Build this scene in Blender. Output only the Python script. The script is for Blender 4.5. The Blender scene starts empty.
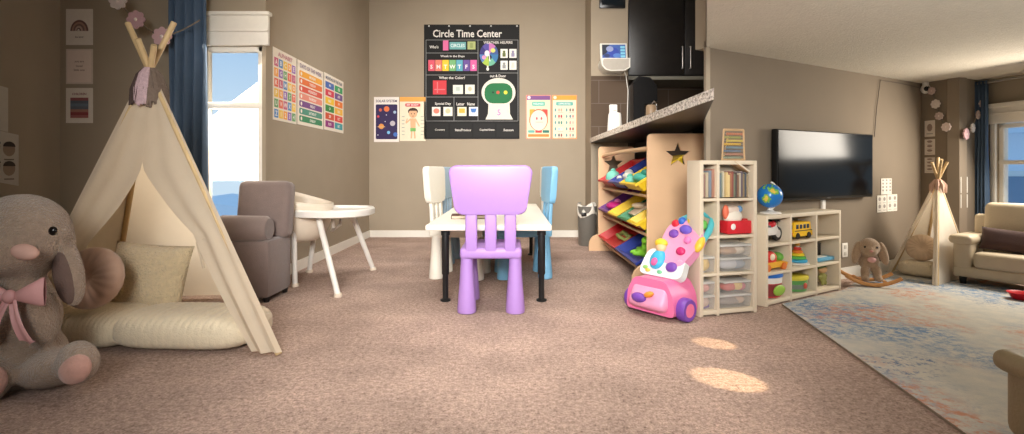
import bpy, bmesh, math, random
from mathutils import Matrix, Vector, noise as mnoise
random.seed(7)
scene = bpy.context.scene
COL = scene.collection
F, CX, HZ, H = 520.0, 512.0, 170.0, 1.0      # focal length in pixels, principal column, horizon row, eye height
R = math.radians

# ------------------------------------------------------------------ measuring helpers
def fl(px, py):
    Y = F*H/(py-HZ); return Vector(((px-CX)/F*Y, Y, 0))
def at(px, py, Y):
    return Vector(((px-CX)/F*Y, Y, H-(py-HZ)/F*Y))
def on_line(P, d, px):
    """distance along the plan line P + s d where the sight line of column px meets it"""
    k = (px-CX)/F
    return (k*P[1]-P[0])/(d[0]-k*d[1])

# ------------------------------------------------------------------ materials
MATS = {}
def lin(c):
    return tuple(((v/255)/12.92 if v/255 <= .04045 else (((v/255)+.055)/1.055)**2.4) for v in c)
def M(key, rgb, rough=.6, metal=0, var=.06, scale=25, bump=0.0, bscale=None, spec=.4, emit=0, trans=0, alpha=1, sheen=0, sss=0):
    if key in MATS: return MATS[key]
    m = bpy.data.materials.new(key); m.use_nodes = True; MATS[key] = m
    nt = m.node_tree; b = nt.nodes['Principled BSDF']
    c = lin(rgb)
    b.inputs['Roughness'].default_value = rough
    b.inputs['Metallic'].default_value = metal
    b.inputs['Specular IOR Level'].default_value = spec
    tc = nt.nodes.new('ShaderNodeTexCoord')
    nz = nt.nodes.new('ShaderNodeTexNoise'); nz.inputs['Scale'].default_value = scale; nz.inputs['Detail'].default_value = 3
    nt.links.new(tc.outputs['Object'], nz.inputs['Vector'])
    mx = nt.nodes.new('ShaderNodeMix'); mx.data_type = 'RGBA'
    mx.inputs['A'].default_value = tuple(max(0, v*(1-var*2)) for v in c)+(1,)
    mx.inputs['B'].default_value = tuple(min(1, v*(1+var*2)) for v in c)+(1,)
    nt.links.new(nz.outputs['Fac'], mx.inputs['Factor'])
    nt.links.new(mx.outputs['Result'], b.inputs['Base Color'])
    if bump:
        n2 = nt.nodes.new('ShaderNodeTexNoise'); n2.inputs['Scale'].default_value = bscale or scale*4; n2.inputs['Detail'].default_value = 4
        nt.links.new(tc.outputs['Object'], n2.inputs['Vector'])
        bp = nt.nodes.new('ShaderNodeBump'); bp.inputs['Strength'].default_value = bump; bp.inputs['Distance'].default_value = .02
        nt.links.new(n2.outputs['Fac'], bp.inputs['Height']); nt.links.new(bp.outputs['Normal'], b.inputs['Normal'])
    if emit:
        nt.links.new(mx.outputs['Result'], b.inputs['Emission Color']); b.inputs['Emission Strength'].default_value = emit
    if trans: b.inputs['Transmission Weight'].default_value = trans
    if alpha < 1: b.inputs['Alpha'].default_value = alpha
    if sheen:
        b.inputs['Sheen Weight'].default_value = sheen; b.inputs['Sheen Roughness'].default_value = .5
    return m
def translucent(key, rgb, fac=.5, bump=.1):
    if key in MATS: return MATS[key]
    m = M(key, rgb, .9, 0, .04, 8, bump, 60, .1)
    nt = m.node_tree; b = nt.nodes['Principled BSDF']; out = nt.nodes['Material Output']
    t = nt.nodes.new('ShaderNodeBsdfTranslucent'); t.inputs['Color'].default_value = lin(rgb)+(1,)
    ms = nt.nodes.new('ShaderNodeMixShader'); ms.inputs['Fac'].default_value = fac
    nt.links.new(b.outputs['BSDF'], ms.inputs[1]); nt.links.new(t.outputs['BSDF'], ms.inputs[2])
    nt.links.new(ms.outputs['Shader'], out.inputs['Surface'])
    return m
def C_(rgb, rough=.55, **k):          # plain plastic / paper colour
    return M('paint_%d_%d_%d_%d' % (rgb[0], rgb[1], rgb[2], int(rough*100)), rgb, rough, var=.03, **k)

# ------------------------------------------------------------------ mesh builder
class B:
    def __init__(s): s.bm = bmesh.new(); s.mats = []
    def mi(s, m):
        if m not in s.mats: s.mats.append(m)
        return s.mats.index(m)
    def _take(s, b2, m, mat=None):
        i = s.mi(m)
        if mat is not None: bmesh.ops.transform(b2, matrix=mat, verts=b2.verts)
        vm = {}
        for v in b2.verts: vm[v] = s.bm.verts.new(v.co)
        for f in b2.faces:
            try:
                nf = s.bm.faces.new([vm[v] for v in f.verts]); nf.material_index = i
            except ValueError: pass
        b2.free(); return s
    def box(s, m, c, d, r=0, seg=2, rot=None):
        b2 = bmesh.new(); bmesh.ops.create_cube(b2, size=1)
        bmesh.ops.scale(b2, vec=d, verts=b2.verts)
        if r: bmesh.ops.bevel(b2, geom=list(b2.edges)+list(b2.verts), offset=min(r, min(d)*.49), segments=seg, affect='EDGES', profile=.5)
        mat = Matrix.Translation(c)
        if rot is not None: mat = mat @ (rot if isinstance(rot, Matrix) else Matrix.Rotation(rot, 4, 'Z'))
        return s._take(b2, m, mat)
    def ell(s, m, c, rad, seg=20, rings=12, rot=None):
        b2 = bmesh.new(); bmesh.ops.create_uvsphere(b2, u_segments=seg, v_segments=rings, radius=1)
        mat = Matrix.Translation(c)
        if rot is not None: mat = mat @ rot
        mat = mat @ Matrix.Diagonal((rad[0], rad[1], rad[2], 1))
        return s._take(b2, m, mat)
    def grid(s, m, fn, nu, nv, cu=False):
        i = s.mi(m); vs = []
        for a in range(nu if cu else nu+1):
            vs.append([s.bm.verts.new(fn(a/nu, b/nv)) for b in range(nv+1)])
        for a in range(nu):
            for b in range(nv):
                a2 = (a+1) % len(vs) if cu else a+1
                try: s.bm.faces.new((vs[a][b], vs[a2][b], vs[a2][b+1], vs[a][b+1])).material_index = i
                except ValueError: pass
        return s
    def tube(s, m, pts, rad, seg=10, caps=True):
        i = s.mi(m); pts = [Vector(p) for p in pts]; n = len(pts)
        rs = rad if isinstance(rad, (list, tuple)) else [rad]*n
        rings = []; up = None
        for k, p in enumerate(pts):
            t = (pts[min(k+1, n-1)]-pts[max(k-1, 0)]).normalized()
            if up is None:
                up = Vector((0, 0, 1)) if abs(t.z) < .9 else Vector((1, 0, 0))
            x = t.cross(up).normalized(); y = x.cross(t).normalized(); up = y
            rings.append([s.bm.verts.new(p+rs[k]*(math.cos(2*math.pi*q/seg)*x+math.sin(2*math.pi*q/seg)*y)) for q in range(seg)])
        for k in range(n-1):
            for q in range(seg):
                s.bm.faces.new((rings[k][q], rings[k][(q+1) % seg], rings[k+1][(q+1) % seg], rings[k+1][q])).material_index = i
        if caps:
            s.bm.faces.new(rings[0][::-1]).material_index = i; s.bm.faces.new(rings[-1]).material_index = i
        return s
    def lathe(s, m, prof, c=(0, 0, 0), seg=24, mat=None, sx=1, sy=1):
        i = s.mi(m); c = Vector(c); rings = []
        T = mat or Matrix.Identity(4)
        for (r, z) in prof:
            rings.append([s.bm.verts.new(c+(T @ Vector((sx*r*math.cos(2*math.pi*q/seg), sy*r*math.sin(2*math.pi*q/seg), z)))) for q in range(seg)])
        for k in range(len(prof)-1):
            for q in range(seg):
                s.bm.faces.new((rings[k][q], rings[k][(q+1) % seg], rings[k+1][(q+1) % seg], rings[k+1][q])).material_index = i
        if prof[0][0] > 1e-5: s.bm.faces.new(rings[0][::-1]).material_index = i
        if prof[-1][0] > 1e-5: s.bm.faces.new(rings[-1]).material_index = i
        return s
    def prism(s, m, poly, t0, t1, T=None):
        """poly in local (x, z); extruded along local y from t0 to t1"""
        i = s.mi(m); T = T or Matrix.Identity(4)
        a = [s.bm.verts.new(T @ Vector((p[0], t0, p[1]))) for p in poly]
        b = [s.bm.verts.new(T @ Vector((p[0], t1, p[1]))) for p in poly]
        n = len(poly)
        s.bm.faces.new(a).material_index = i; s.bm.faces.new(b[::-1]).material_index = i
        for k in range(n): s.bm.faces.new((a[k], b[k], b[(k+1) % n], a[(k+1) % n])).material_index = i
        return s
    def quad(s, m, pts):
        f = s.bm.faces.new([s.bm.verts.new(p) for p in pts]); f.material_index = s.mi(m); return s
    def build(s, name, parent=None, mat=None, smooth=True, ang=38, solid=0, loc=None):
        bmesh.ops.recalc_face_normals(s.bm, faces=s.bm.faces)
        if solid:
            pass
        me = bpy.data.meshes.new(name); s.bm.to_mesh(me); s.bm.free()
        for m in s.mats: me.materials.append(m)
        if smooth:
            me.polygons.foreach_set('use_smooth', [True]*len(me.polygons)); me.set_sharp_from_angle(angle=R(ang))
        o = bpy.data.objects.new(name, me); COL.objects.link(o)
        if parent: o.parent = parent
        if mat is not None: o.matrix_local = mat
        if loc is not None: o.location = loc
        if solid:
            md = o.modifiers.new('thick', 'SOLIDIFY'); md.thickness = solid; md.offset = 0
        return o

def tag(o, label, cat, group=None, kind=None):
    o['label'] = label; o['category'] = cat
    if group: o['group'] = group
    if kind: o['kind'] = kind
    return o
def thing(name, label, cat, loc=(0, 0, 0), rotz=0, group=None, mat=None):
    o = bpy.data.objects.new(name, None); COL.objects.link(o); o.empty_display_size = .05
    if mat is not None: o.matrix_world = mat
    else:
        o.location = loc; o.rotation_euler = (0, 0, rotz)
    return tag(o, label, cat, group)
def struct(o): o['kind'] = 'structure'; return o
def dup(root, label, loc=None, rotz=None, recolor=None):
    r = root.copy(); COL.objects.link(r); r['label'] = label
    if loc is not None: r.location = loc
    if rotz is not None: r.rotation_euler = (0, 0, rotz)
    for ch in list(root.children):
        c = ch.copy(); COL.objects.link(c); c.parent = r
        if recolor:
            c.data = c.data.copy()
            for k in range(len(c.data.materials)): c.data.materials[k] = recolor
        for g in list(ch.children):
            d = g.copy(); COL.objects.link(d); d.parent = c
    return r
def bake(o):
    """replace an object's mesh by its modified result"""
    dg = bpy.context.evaluated_depsgraph_get(); dg.update()
    me = bpy.data.meshes.new_from_object(o.evaluated_get(dg)); o.modifiers.clear(); old = o.data; o.data = me
    bpy.data.meshes.remove(old); return o
def blob(name, m, ells, parent, voxel=.02, smooth=6, caps=()):
    """several overlapping rounded volumes fused into one continuous skin"""
    b = B()
    for e in ells: b.ell(m, e[0], e[1], 18, 12, e[2] if len(e) > 2 else None)
    for c in caps: b.tube(m, c[0], c[1], 12)
    o = b.build(name, parent)
    r = o.modifiers.new('r', 'REMESH'); r.mode = 'VOXEL'; r.voxel_size = voxel; r.use_smooth_shade = True
    s = o.modifiers.new('s', 'SMOOTH'); s.iterations = smooth; s.factor = .5
    bake(o); o.data.polygons.foreach_set('use_smooth', [True]*len(o.data.polygons))
    if not o.data.materials: o.data.materials.append(m)
    return o
def holed(name, m, outer, holes, thick, parent, mat=None):
    """flat board with cut-out holes; outline in local x,z; thickness along local y"""
    cu = bpy.data.curves.new(name, 'CURVE'); cu.dimensions = '2D'; cu.fill_mode = 'BOTH'; cu.extrude = thick/2; cu.bevel_depth = .004
    for poly in [outer]+holes:
        sp = cu.splines.new('POLY'); sp.points.add(len(poly)-1); sp.use_cyclic_u = True
        for p, q in zip(sp.points, poly): p.co = (q[0], q[1], 0, 1)
    o = bpy.data.objects.new(name, cu); COL.objects.link(o)
    dg = bpy.context.evaluated_depsgraph_get(); dg.update()
    me = bpy.data.meshes.new_from_object(o.evaluated_get(dg)); bpy.data.objects.remove(o); bpy.data.curves.remove(cu)
    me.transform(Matrix.Rotation(R(90), 4, 'X')); me.materials.clear(); me.materials.append(m)
    o = bpy.data.objects.new(name, me); COL.objects.link(o); o.parent = parent
    if mat is not None: o.matrix_local = mat
    return o
def star(cx, cz, r, r2=.42, n=5, rot=90):
    return [(cx+(r if k % 2 == 0 else r*r2)*math.cos(R(rot+k*180/n)), cz+(r if k % 2 == 0 else r*r2)*math.sin(R(rot+k*180/n))) for k in range(2*n)]

# ------------------------------------------------------------------ flat printed pieces (posters, labels)
def text_polys(txt):
    cu = bpy.data.curves.new('lettering', 'FONT'); cu.body = txt; cu.size = 1; cu.resolution_u = 2; cu.offset = .018
    o = bpy.data.objects.new('lettering', cu); COL.objects.link(o)
    dg = bpy.context.evaluated_depsgraph_get(); dg.update()
    me = bpy.data.meshes.new_from_object(o.evaluated_get(dg))
    vs = [v.co.copy() for v in me.vertices]; fs = [list(p.vertices) for p in me.polygons]
    bpy.data.objects.remove(o); bpy.data.curves.remove(cu); bpy.data.meshes.remove(me)
    return vs, fs
class Flat:
    """print on a plane: local x to the right, z up, facing local -y; layers step towards the viewer"""
    def __init__(s, k=1.0, step=.0015): s.b = B(); s.k = k; s.step = step; s.n = 0
    def P(s, x, z, l): return Vector((x*s.k, -l*s.step, z*s.k))
    def rect(s, x0, z0, x1, z1, rgb, l=1):
        s.n += 1; l = l+s.n*.012
        s.b.quad(C_(rgb, .7), [s.P(x0, z0, l), s.P(x1, z0, l), s.P(x1, z1, l), s.P(x0, z1, l)]); return s
    def poly(s, pts, rgb, l=1):
        s.n += 1; l = l+s.n*.012
        s.b.quad(C_(rgb, .7), [s.P(p[0], p[1], l) for p in pts]); return s
    def ell(s, cx, cz, rx, rz, rgb, l=1, n=20, a0=0, a1=360):
        return s.poly([(cx+rx*math.cos(R(a0+(a1-a0)*q/n)), cz+rz*math.sin(R(a0+(a1-a0)*q/n))) for q in range(n if a1-a0 == 360 else n+1)], rgb, l)
    def rrect(s, x0, z0, x1, z1, r, rgb, l=1):
        pts = []
        for (cx, cz, a) in ((x1-r, z1-r, 0), (x0+r, z1-r, 90), (x0+r, z0+r, 180), (x1-r, z0+r, 270)):
            for q in range(5): pts.append((cx+r*math.cos(R(a+q*22.5)), cz+r*math.sin(R(a+q*22.5))))
        return s.poly(pts, rgb, l)
    def line(s, x0, z0, x1, z1, w, rgb, l=1):
        d = Vector((x1-x0, z1-z0)).normalized(); n = Vector((-d.y, d.x))*w/2
        return s.poly([(x0-n.x, z0-n.y), (x1-n.x, z1-n.y), (x1+n.x, z1+n.y), (x0+n.x, z0+n.y)], rgb, l)
    def text(s, txt, cx, cz, h, rgb, l=2, w=None):
        vs, fs = text_polys(txt)
        if not vs: return s
        x0 = min(v.x for v in vs); x1 = max(v.x for v in vs); y0 = min(v.y for v in vs); y1 = max(v.y for v in vs)
        sy = h/(y1-y0); sx = (w/(x1-x0)) if w else sy
        i = s.b.mi(C_(rgb, .7))
        nv = [s.b.bm.verts.new(s.P(cx+(v.x-(x0+x1)/2)*sx, cz+(v.y-(y0+y1)/2)*sy, l)) for v in vs]
        for f in fs:
            try: s.b.bm.faces.new([nv[q] for q in f]).material_index = i
            except ValueError: pass
        return s
    def build(s, name, parent=None, mat=None):
        # keep the printed faces turned to the viewer
        o = s.b.build(name, parent, mat, smooth=False); return o
def frame_mat(o, xd, nrm):
    """matrix whose x runs along xd on the wall, z up and -y out along the wall normal"""
    x = Vector((xd[0], xd[1], 0)).normalized(); y = -Vector((nrm[0], nrm[1], 0)).normalized(); z = Vector((0, 0, 1))
    return Matrix(((x.x, y.x, z.x, o[0]), (x.y, y.y, z.y, o[1]), (x.z, y.z, z.z, o[2]), (0, 0, 0, 1)))
# ================================================================== CAMERA, WORLD
cam = bpy.data.cameras.new('camera'); cam.sensor_width = 36; cam.lens = F/1024*36
cam.shift_y = -(217-HZ)/1024; cam.clip_start = .05
co = bpy.data.objects.new('camera', cam); COL.objects.link(co); co.location = (0, 0, H); co.rotation_euler = (R(90), 0, 0)
scene.camera = co
scene.view_settings.view_transform = 'Standard'; scene.view_settings.look = 'None'
scene.view_settings.exposure = .18
w = bpy.data.worlds.new('sky'); scene.world = w; w.use_nodes = True
nt = w.node_tree; bg = nt.nodes['Background']
tc = nt.nodes.new('ShaderNodeTexCoord'); sp = nt.nodes.new('ShaderNodeSeparateXYZ'); rp = nt.nodes.new('ShaderNodeValToRGB')
nt.links.new(tc.outputs['Generated'], sp.inputs['Vector']); nt.links.new(sp.outputs['Z'], rp.inputs['Fac'])
rp.color_ramp.elements[0].position = .06; rp.color_ramp.elements[0].color = lin((206, 228, 245))+(1,)
rp.color_ramp.elements[1].position = .36; rp.color_ramp.elements[1].color = lin((112, 172, 228))+(1,)
nz = nt.nodes.new('ShaderNodeTexNoise'); nz.inputs['Scale'].default_value = 5; nz.inputs['Detail'].default_value = 5
mp = nt.nodes.new('ShaderNodeMapping'); mp.inputs['Scale'].default_value = (1, 1, 3)
nt.links.new(tc.outputs['Generated'], mp.inputs['Vector']); nt.links.new(mp.outputs['Vector'], nz.inputs['Vector'])
cr = nt.nodes.new('ShaderNodeValToRGB'); cr.color_ramp.elements[0].position = .56; cr.color_ramp.elements[1].position = .8
nt.links.new(nz.outputs['Fac'], cr.inputs['Fac'])
mx = nt.nodes.new('ShaderNodeMix'); mx.data_type = 'RGBA'
nt.links.new(cr.outputs['Color'], mx.inputs['Factor']); nt.links.new(rp.outputs['Color'], mx.inputs['A']); mx.inputs['B'].default_value = lin((240, 247, 252))+(1,)
nt.links.new(mx.outputs['Result'], bg.inputs['Color']); bg.inputs['Strength'].default_value = .9

# ================================================================== LIGHTS
def area(name, loc, target, sx, sy, power, rgb, spread=180):
    l = bpy.data.lights.new(name, 'AREA'); l.shape = 'RECTANGLE'; l.size = sx; l.size_y = sy; l.energy = power
    l.color = lin(rgb); l.spread = R(spread)
    o = bpy.data.objects.new(name, l); COL.objects.link(o); o.location = loc
    o.rotation_euler = (Vector(target)-Vector(loc)).to_track_quat('-Z', 'Y').to_euler(); return o
def spot(name, loc, target, power, rgb, cone, blend, rad):
    l = bpy.data.lights.new(name, 'SPOT'); l.energy = power; l.color = lin(rgb); l.spot_size = R(cone); l.spot_blend = blend; l.shadow_soft_size = rad
    o = bpy.data.objects.new(name, l); COL.objects.link(o); o.location = loc
    o.rotation_euler = (Vector(target)-Vector(loc)).to_track_quat('-Z', 'Y').to_euler(); return o
LK = dict(
    front=area('lamp_fill_front', (-.2, -1.2, 2.1), (-.15, 7, .6), 1.6, 1.2, 58, (255, 251, 246), 62),  # added fill from behind the camera, not a fixture of the room
    fill_back=area('lamp_fill_back', (.0, 4.9, 3.5), (.0, 7.4, .6), 2.4, 1.6, 112, (255, 250, 244), 130),  # unseen fill added to brighten the back wall, no ceiling fixture
    wl=area('lamp_window_light', (-2.45, 4.62, 1.5), (-1.7, 2.4, .5), .45, 1.3, 27, (255, 236, 212)),
    wr=area('lamp_window_light_right', (4.72, 4.35, 1.4), (2.7, 3.9, .0), .7, .6, 44, (255, 244, 228)),
    fr=area('lamp_fill_right', (2.2, .9, .35), (2.5, 2.1, 1.92), 1.2, .8, 15, (252, 250, 246), 95),
    glow=spot('lamp_fill_glow', (-.9, 3.0, 2.5), (-2.13, 4.8, 1.9), 36, (255, 226, 186), 62, 1, .4),  # spot added to give the left wall a warm glow, no fixture there
    sun1=spot('lamp_sun_patch', (2.5, 1.9, 1.85), (1.165, 3.0, 0), 420, (255, 226, 180), 4.6, .4, .01),
    sun2=spot('lamp_sun_patch', (2.4, 1.3, 1.85), (1.035, 2.48, 0), 480, (255, 226, 180), 6.2, .4, .01),
    floor=area('lamp_fill_floor', (.25, 2.9, 3.4), (.2, 2.9, 0), 1.2, 1.6, 17, (255, 246, 236), 75),  # unseen overhead fill added to brighten the middle carpet
    fl=area('lamp_fill_left', (-1.2, .2, 2.2), (-2.6, 3.2, .5), 1, 1, 7, (222, 238, 250)),
)

# ================================================================== SETTING
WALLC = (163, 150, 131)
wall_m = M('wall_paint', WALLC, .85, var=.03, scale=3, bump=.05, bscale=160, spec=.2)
wall_m2 = M('wall_paint_shadow_side', (136, 123, 107), .85, var=.03, scale=3, bump=.05, bscale=160, spec=.2)  # same paint darkened: shade of the television side put into its colour
white_m = M('white_trim', (236, 232, 222), .45, var=.02)
ceil_m = M('ceiling_texture', (214, 206, 190), .95, var=.03, scale=20, bump=.5, bscale=70, spec=.1)
dark_cab = M('espresso_wood', (34, 31, 29), .35, var=.2, scale=12, spec=.5)

# carpet: clumped short pile
cm = bpy.data.materials.new('carpet_pile'); cm.use_nodes = True; nt = cm.node_tree; b = nt.nodes['Principled BSDF']
b.inputs['Roughness'].default_value = 1; b.inputs['Specular IOR Level'].default_value = .05
tc = nt.nodes.new('ShaderNodeTexCoord')
def noise_node(scale, detail=3, rough=.6):
    n = nt.nodes.new('ShaderNodeTexNoise'); n.inputs['Scale'].default_value = scale; n.inputs['Detail'].default_value = detail; n.inputs['Roughness'].default_value = rough
    nt.links.new(tc.outputs['Object'], n.inputs['Vector']); return n
n1 = noise_node(42, 4, .7); n2 = noise_node(1.6, 3); n3 = noise_node(115, 3, .7)
r1 = nt.nodes.new('ShaderNodeValToRGB')
r1.color_ramp.elements[0].position = .33; r1.color_ramp.elements[0].color = lin((126, 103, 92))+(1,)
r1.color_ramp.elements[1].position = .62; r1.color_ramp.elements[1].color = lin((234, 206, 190))+(1,)
ad = nt.nodes.new('ShaderNodeMath'); ad.operation = 'ADD'
m1 = nt.nodes.new('ShaderNodeMath'); m1.operation = 'MULTIPLY'; m1.inputs[1].default_value = .5
m2 = nt.nodes.new('ShaderNodeMath'); m2.operation = 'MULTIPLY'; m2.inputs[1].default_value = .5
nt.links.new(n1.outputs['Fac'], m1.inputs[0]); nt.links.new(n3.outputs['Fac'], m2.inputs[0])
nt.links.new(m1.outputs[0], ad.inputs[0]); nt.links.new(m2.outputs[0], ad.inputs[1]); nt.links.new(ad.outputs[0], r1.inputs['Fac'])
mxc = nt.nodes.new('ShaderNodeMix'); mxc.data_type = 'RGBA'; mxc.blend_type = 'MULTIPLY'; mxc.inputs['Factor'].default_value = 1
r2 = nt.nodes.new('ShaderNodeValToRGB'); r2.color_ramp.elements[0].color = (.72, .72, .72, 1); r2.color_ramp.elements[1].color = (1, 1, 1, 1)
r2.color_ramp.elements[0].position = .35; r2.color_ramp.elements[1].position = .65
nt.links.new(n2.outputs['Fac'], r2.inputs['Fac']); nt.links.new(r1.outputs['Color'], mxc.inputs['A']); nt.links.new(r2.outputs['Color'], mxc.inputs['B'])
nt.links.new(mxc.outputs['Result'], b.inputs['Base Color'])
bp = nt.nodes.new('ShaderNodeBump'); bp.inputs['Strength'].default_value = .8; bp.inputs['Distance'].default_value = .03
nt.links.new(ad.outputs[0], bp.inputs['Height']); nt.links.new(bp.outputs['Normal'], b.inputs['Normal'])

struct(B().box(cm, (0, 3, -.05), (11, 11, .1)).build('floor'))
ZC = 3.6
def wallbox(name, p, q, z0, z1, t=.1, m=wall_m, side=1):
    """wall slab whose visible face runs from p to q in plan, thickness away to the left of p->q times side"""
    p = Vector(p); q = Vector(q); d = (q-p).normalized(); n = Vector((-d.y, d.x))*side*t
    bb = B(); i = bb.mi(m)
    c = [p, q, q+n, p+n]
    lo = [bb.bm.verts.new((v.x, v.y, z0)) for v in c]; hi = [bb.bm.verts.new((v.x, v.y, z1)) for v in c]
    bb.bm.faces.new(lo); bb.bm.faces.new(hi)
    for k in range(4): bb.bm.faces.new((lo[k], lo[(k+1) % 4], hi[(k+1) % 4], hi[k]))
    return struct(bb.build(name, smooth=False))
DB = 7.76; XL = -2.13; YW = 4.5; XA = -3.91
wallbox('wall_back', (XL-.1, DB), (1.3, DB), 0, ZC)
wallbox('wall_left', (XL, YW+.1), (XL, DB), 0, ZC)
# window wall of the alcove, with its opening
WX0, WX1 = at(202, 0, YW).x, at(262, 0, YW).x
WZ1, WZ0 = at(0, 46, YW).z, at(0, 244, YW).z
wallbox('wall_alcove_window', (XA, YW), (WX0, YW), 0, ZC)
wallbox('wall_alcove_window_right', (WX1, YW), (XL, YW), 0, ZC)
wallbox('wall_alcove_window_top', (WX0, YW), (WX1, YW), WZ1, ZC)
wallbox('wall_alcove_window_bottom', (WX0, YW), (WX1, YW), 0, WZ0)
wallbox('wall_alcove_left', (XA, -1.6), (XA, YW+.1), 0, ZC)
wallbox('wall_behind', (4.9, -1.6), (XA-.1, -1.6), 0, ZC)
# window 1
def window_rect(name, p, xd, nrm, w_, z0, z1, rails, sill=True, casing=.09, head=.0):
    root = struct(bpy.data.objects.new(name, None)); COL.objects.link(root)
    root.matrix_world = frame_mat((p[0], p[1], 0), xd, nrm)
    fr = B(); t = .045
    for (a, c_) in ((t/2, None), (w_-t/2, None)): fr.box(white_m, (a, .05, (z0+z1)/2), (t, .06, z1-z0), .006)
    fr.box(white_m, (w_/2, .05, z0+t/2), (w_, .06, t), .006); fr.box(white_m, (w_/2, .05, z1-t/2), (w_, .06, t), .006)
    for (rz, rt) in rails: fr.box(white_m, (w_/2, .045, rz), (w_, .06, rt), .006)
    struct(fr.build('window_frame', root))
    cs = B()
    cs.box(white_m, (-casing/2, -.012, (z0+z1)/2), (casing, .024, z1-z0), .004)
    if not head: cs.box(white_m, (w_+casing/2, -.012, (z0+z1)/2), (casing, .024, z1-z0), .004)
    struct(cs.build('window_casing', root))
    gl = B(); gl.quad(M('window_glass', (225, 238, 245), .02, var=.0, trans=1.0, alpha=.25, spec=.3), [(0, .07, z0), (w_, .07, z0), (w_, .07, z1), (0, .07, z1)])
    struct(gl.build('pane', root, smooth=False))
    if sill: struct(B().box(white_m, (w_/2, -.02, z0-.02), (w_+2*casing, .1, .04), .006).build('window_sill', root))
    return root
w1 = window_rect('window_1', (WX0, YW), (1, 0), (0, -1), WX1-WX0, WZ0, WZ1, [(at(0, 105, YW).z, .055)], head=1)
# header casing with the raised roller shade
hb = B(); ztop = at(0, 14, YW).z
hb.box(white_m, ((WX0+WX1)/2+.02, YW-.02, (WZ1+ztop)/2), (WX1-WX0+.1, .04, ztop-WZ1), .006)
hb.box(white_m, ((WX0+WX1)/2+.02, YW-.04, at(0, 32, YW).z), (WX1-WX0+.1, .05, .02), .004)
hb.box(white_m, ((WX0+WX1)/2+.02, YW-.035, ztop-.01), (WX1-WX0+.14, .07, .03), .004)
struct(hb.build('window_2_header_trim'))
# kitchen end: wall return, tiles, kitchen back wall
YR = 7.2
RX0, RX1 = at(591, 0, YR).x, at(628, 0, YR).x
bb = B().box(wall_m, ((RX0+RX1)/2, YR+.35, ZC/2), (RX1-RX0, .7, ZC)); struct(bb.build('wall_kitchen_return'))
wallbox('wall_kitchen_back', (1.3, 8.0), (4.0, 8.0), 0, ZC)
wallbox('wall_kitchen_right', (3.9, 8.0), (3.9, 5.5), 0, ZC)
# brown tile splashback (grout lines in the material)
tm = bpy.data.materials.new('brown_tile'); tm.use_nodes = True; nt = tm.node_tree; b = nt.nodes['Principled BSDF']
bt = nt.nodes.new('ShaderNodeTexBrick'); tc = nt.nodes.new('ShaderNodeTexCoord'); mp = nt.nodes.new('ShaderNodeMapping')
mp.inputs['Rotation'].default_value = (R(90), 0, 0)
nt.links.new(tc.outputs['Object'], mp.inputs['Vector']); nt.links.new(mp.outputs['Vector'], bt.inputs['Vector'])
bt.inputs['Scale'].default_value = 1; bt.inputs['Brick Width'].default_value = .6; bt.inputs['Row Height'].default_value = .32; bt.inputs['Mortar Size'].default_value = .006
bt.inputs['Color1'].default_value = lin((92, 76, 62))+(1,); bt.inputs['Color2'].default_value = lin((86, 71, 58))+(1,); bt.inputs['Mortar'].default_value = lin((108, 96, 86))+(1,)
nt.links.new(bt.outputs['Color'], b.inputs['Base Color']); b.inputs['Roughness'].default_value = .7; b.inputs['Specular IOR Level'].default_value = .2
struct(B().box(tm, ((RX0+RX1)/2, YR-.008, (1.38+2.30)/2), (RX1-RX0, .016, 2.30-1.38)).build('wall_kitchen_return_tile'))
struct(B().box(tm, (2.7, 7.99, (1.3+2.36)/2), (2.4, .016, 1.06)).build('wall_kitchen_back_tile'))
# television wall and the corner beside the right window
WD = Vector((.8716, .4903)); WN = Vector((.4903, -.8716)); W0 = Vector((3.08, 4.81))
def tvw(s): return W0+WD*s
def tv_px(px): return tvw(on_line(W0, WD, px))
ZR = 1.92
A0 = tv_px(706); C0 = tv_px(921); C1 = Vector((4.44, 5.16)); C2 = Vector((4.84, 5.375)); C3 = Vector((4.9, 4.98)); C3d = (C3-C2).normalized(); C4 = C2+C3d*4.2
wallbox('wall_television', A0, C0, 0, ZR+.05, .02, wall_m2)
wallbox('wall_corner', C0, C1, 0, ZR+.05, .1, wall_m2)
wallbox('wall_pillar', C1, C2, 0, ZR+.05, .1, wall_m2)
# right window wall with opening
s0 = on_line(C2, C3d, 997); s1 = s0+1.25
def rw(s): return C2+C3d*s
RZ1 = H+(HZ-104)/F*rw(s0).y; RZ0 = H-(207-HZ)/F*rw(s0).y
wallbox('wall_right', rw(0), rw(s0), 0, ZR+.05); wallbox('wall_right_far', rw(s1), C4, 0, ZR+.05)
wallbox('wall_right_top', rw(s0), rw(s1), RZ1, ZR+.05); wallbox('wall_right_bottom', rw(s0), rw(s1), 0, RZ0)
rn = Vector((C3d.y, -C3d.x)); rn = -rn if rn.x > 0 else rn
hz_ = RZ1-.2
window_rect('window_3', rw(s0), (C3d.x, C3d.y), (rn.x, rn.y), 1.25, RZ0, hz_, [((RZ0+hz_)/2+.03, .04)], casing=.05)
hb = B(); hb.box(white_m, (.6, -.02, (RZ1+hz_)/2), (1.34, .05, RZ1-hz_), .006); hb.box(white_m, (.6, -.03, RZ1-.02), (1.38, .08, .04), .005); hb.box(white_m, (.6, -.03, RZ1-.1), (1.34, .06, .012), .003)
struct(hb.build('window_4_header_trim', None, frame_mat((rw(s0).x, rw(s0).y, 0), (C3d.x, C3d.y), (rn.x, rn.y))))
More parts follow.
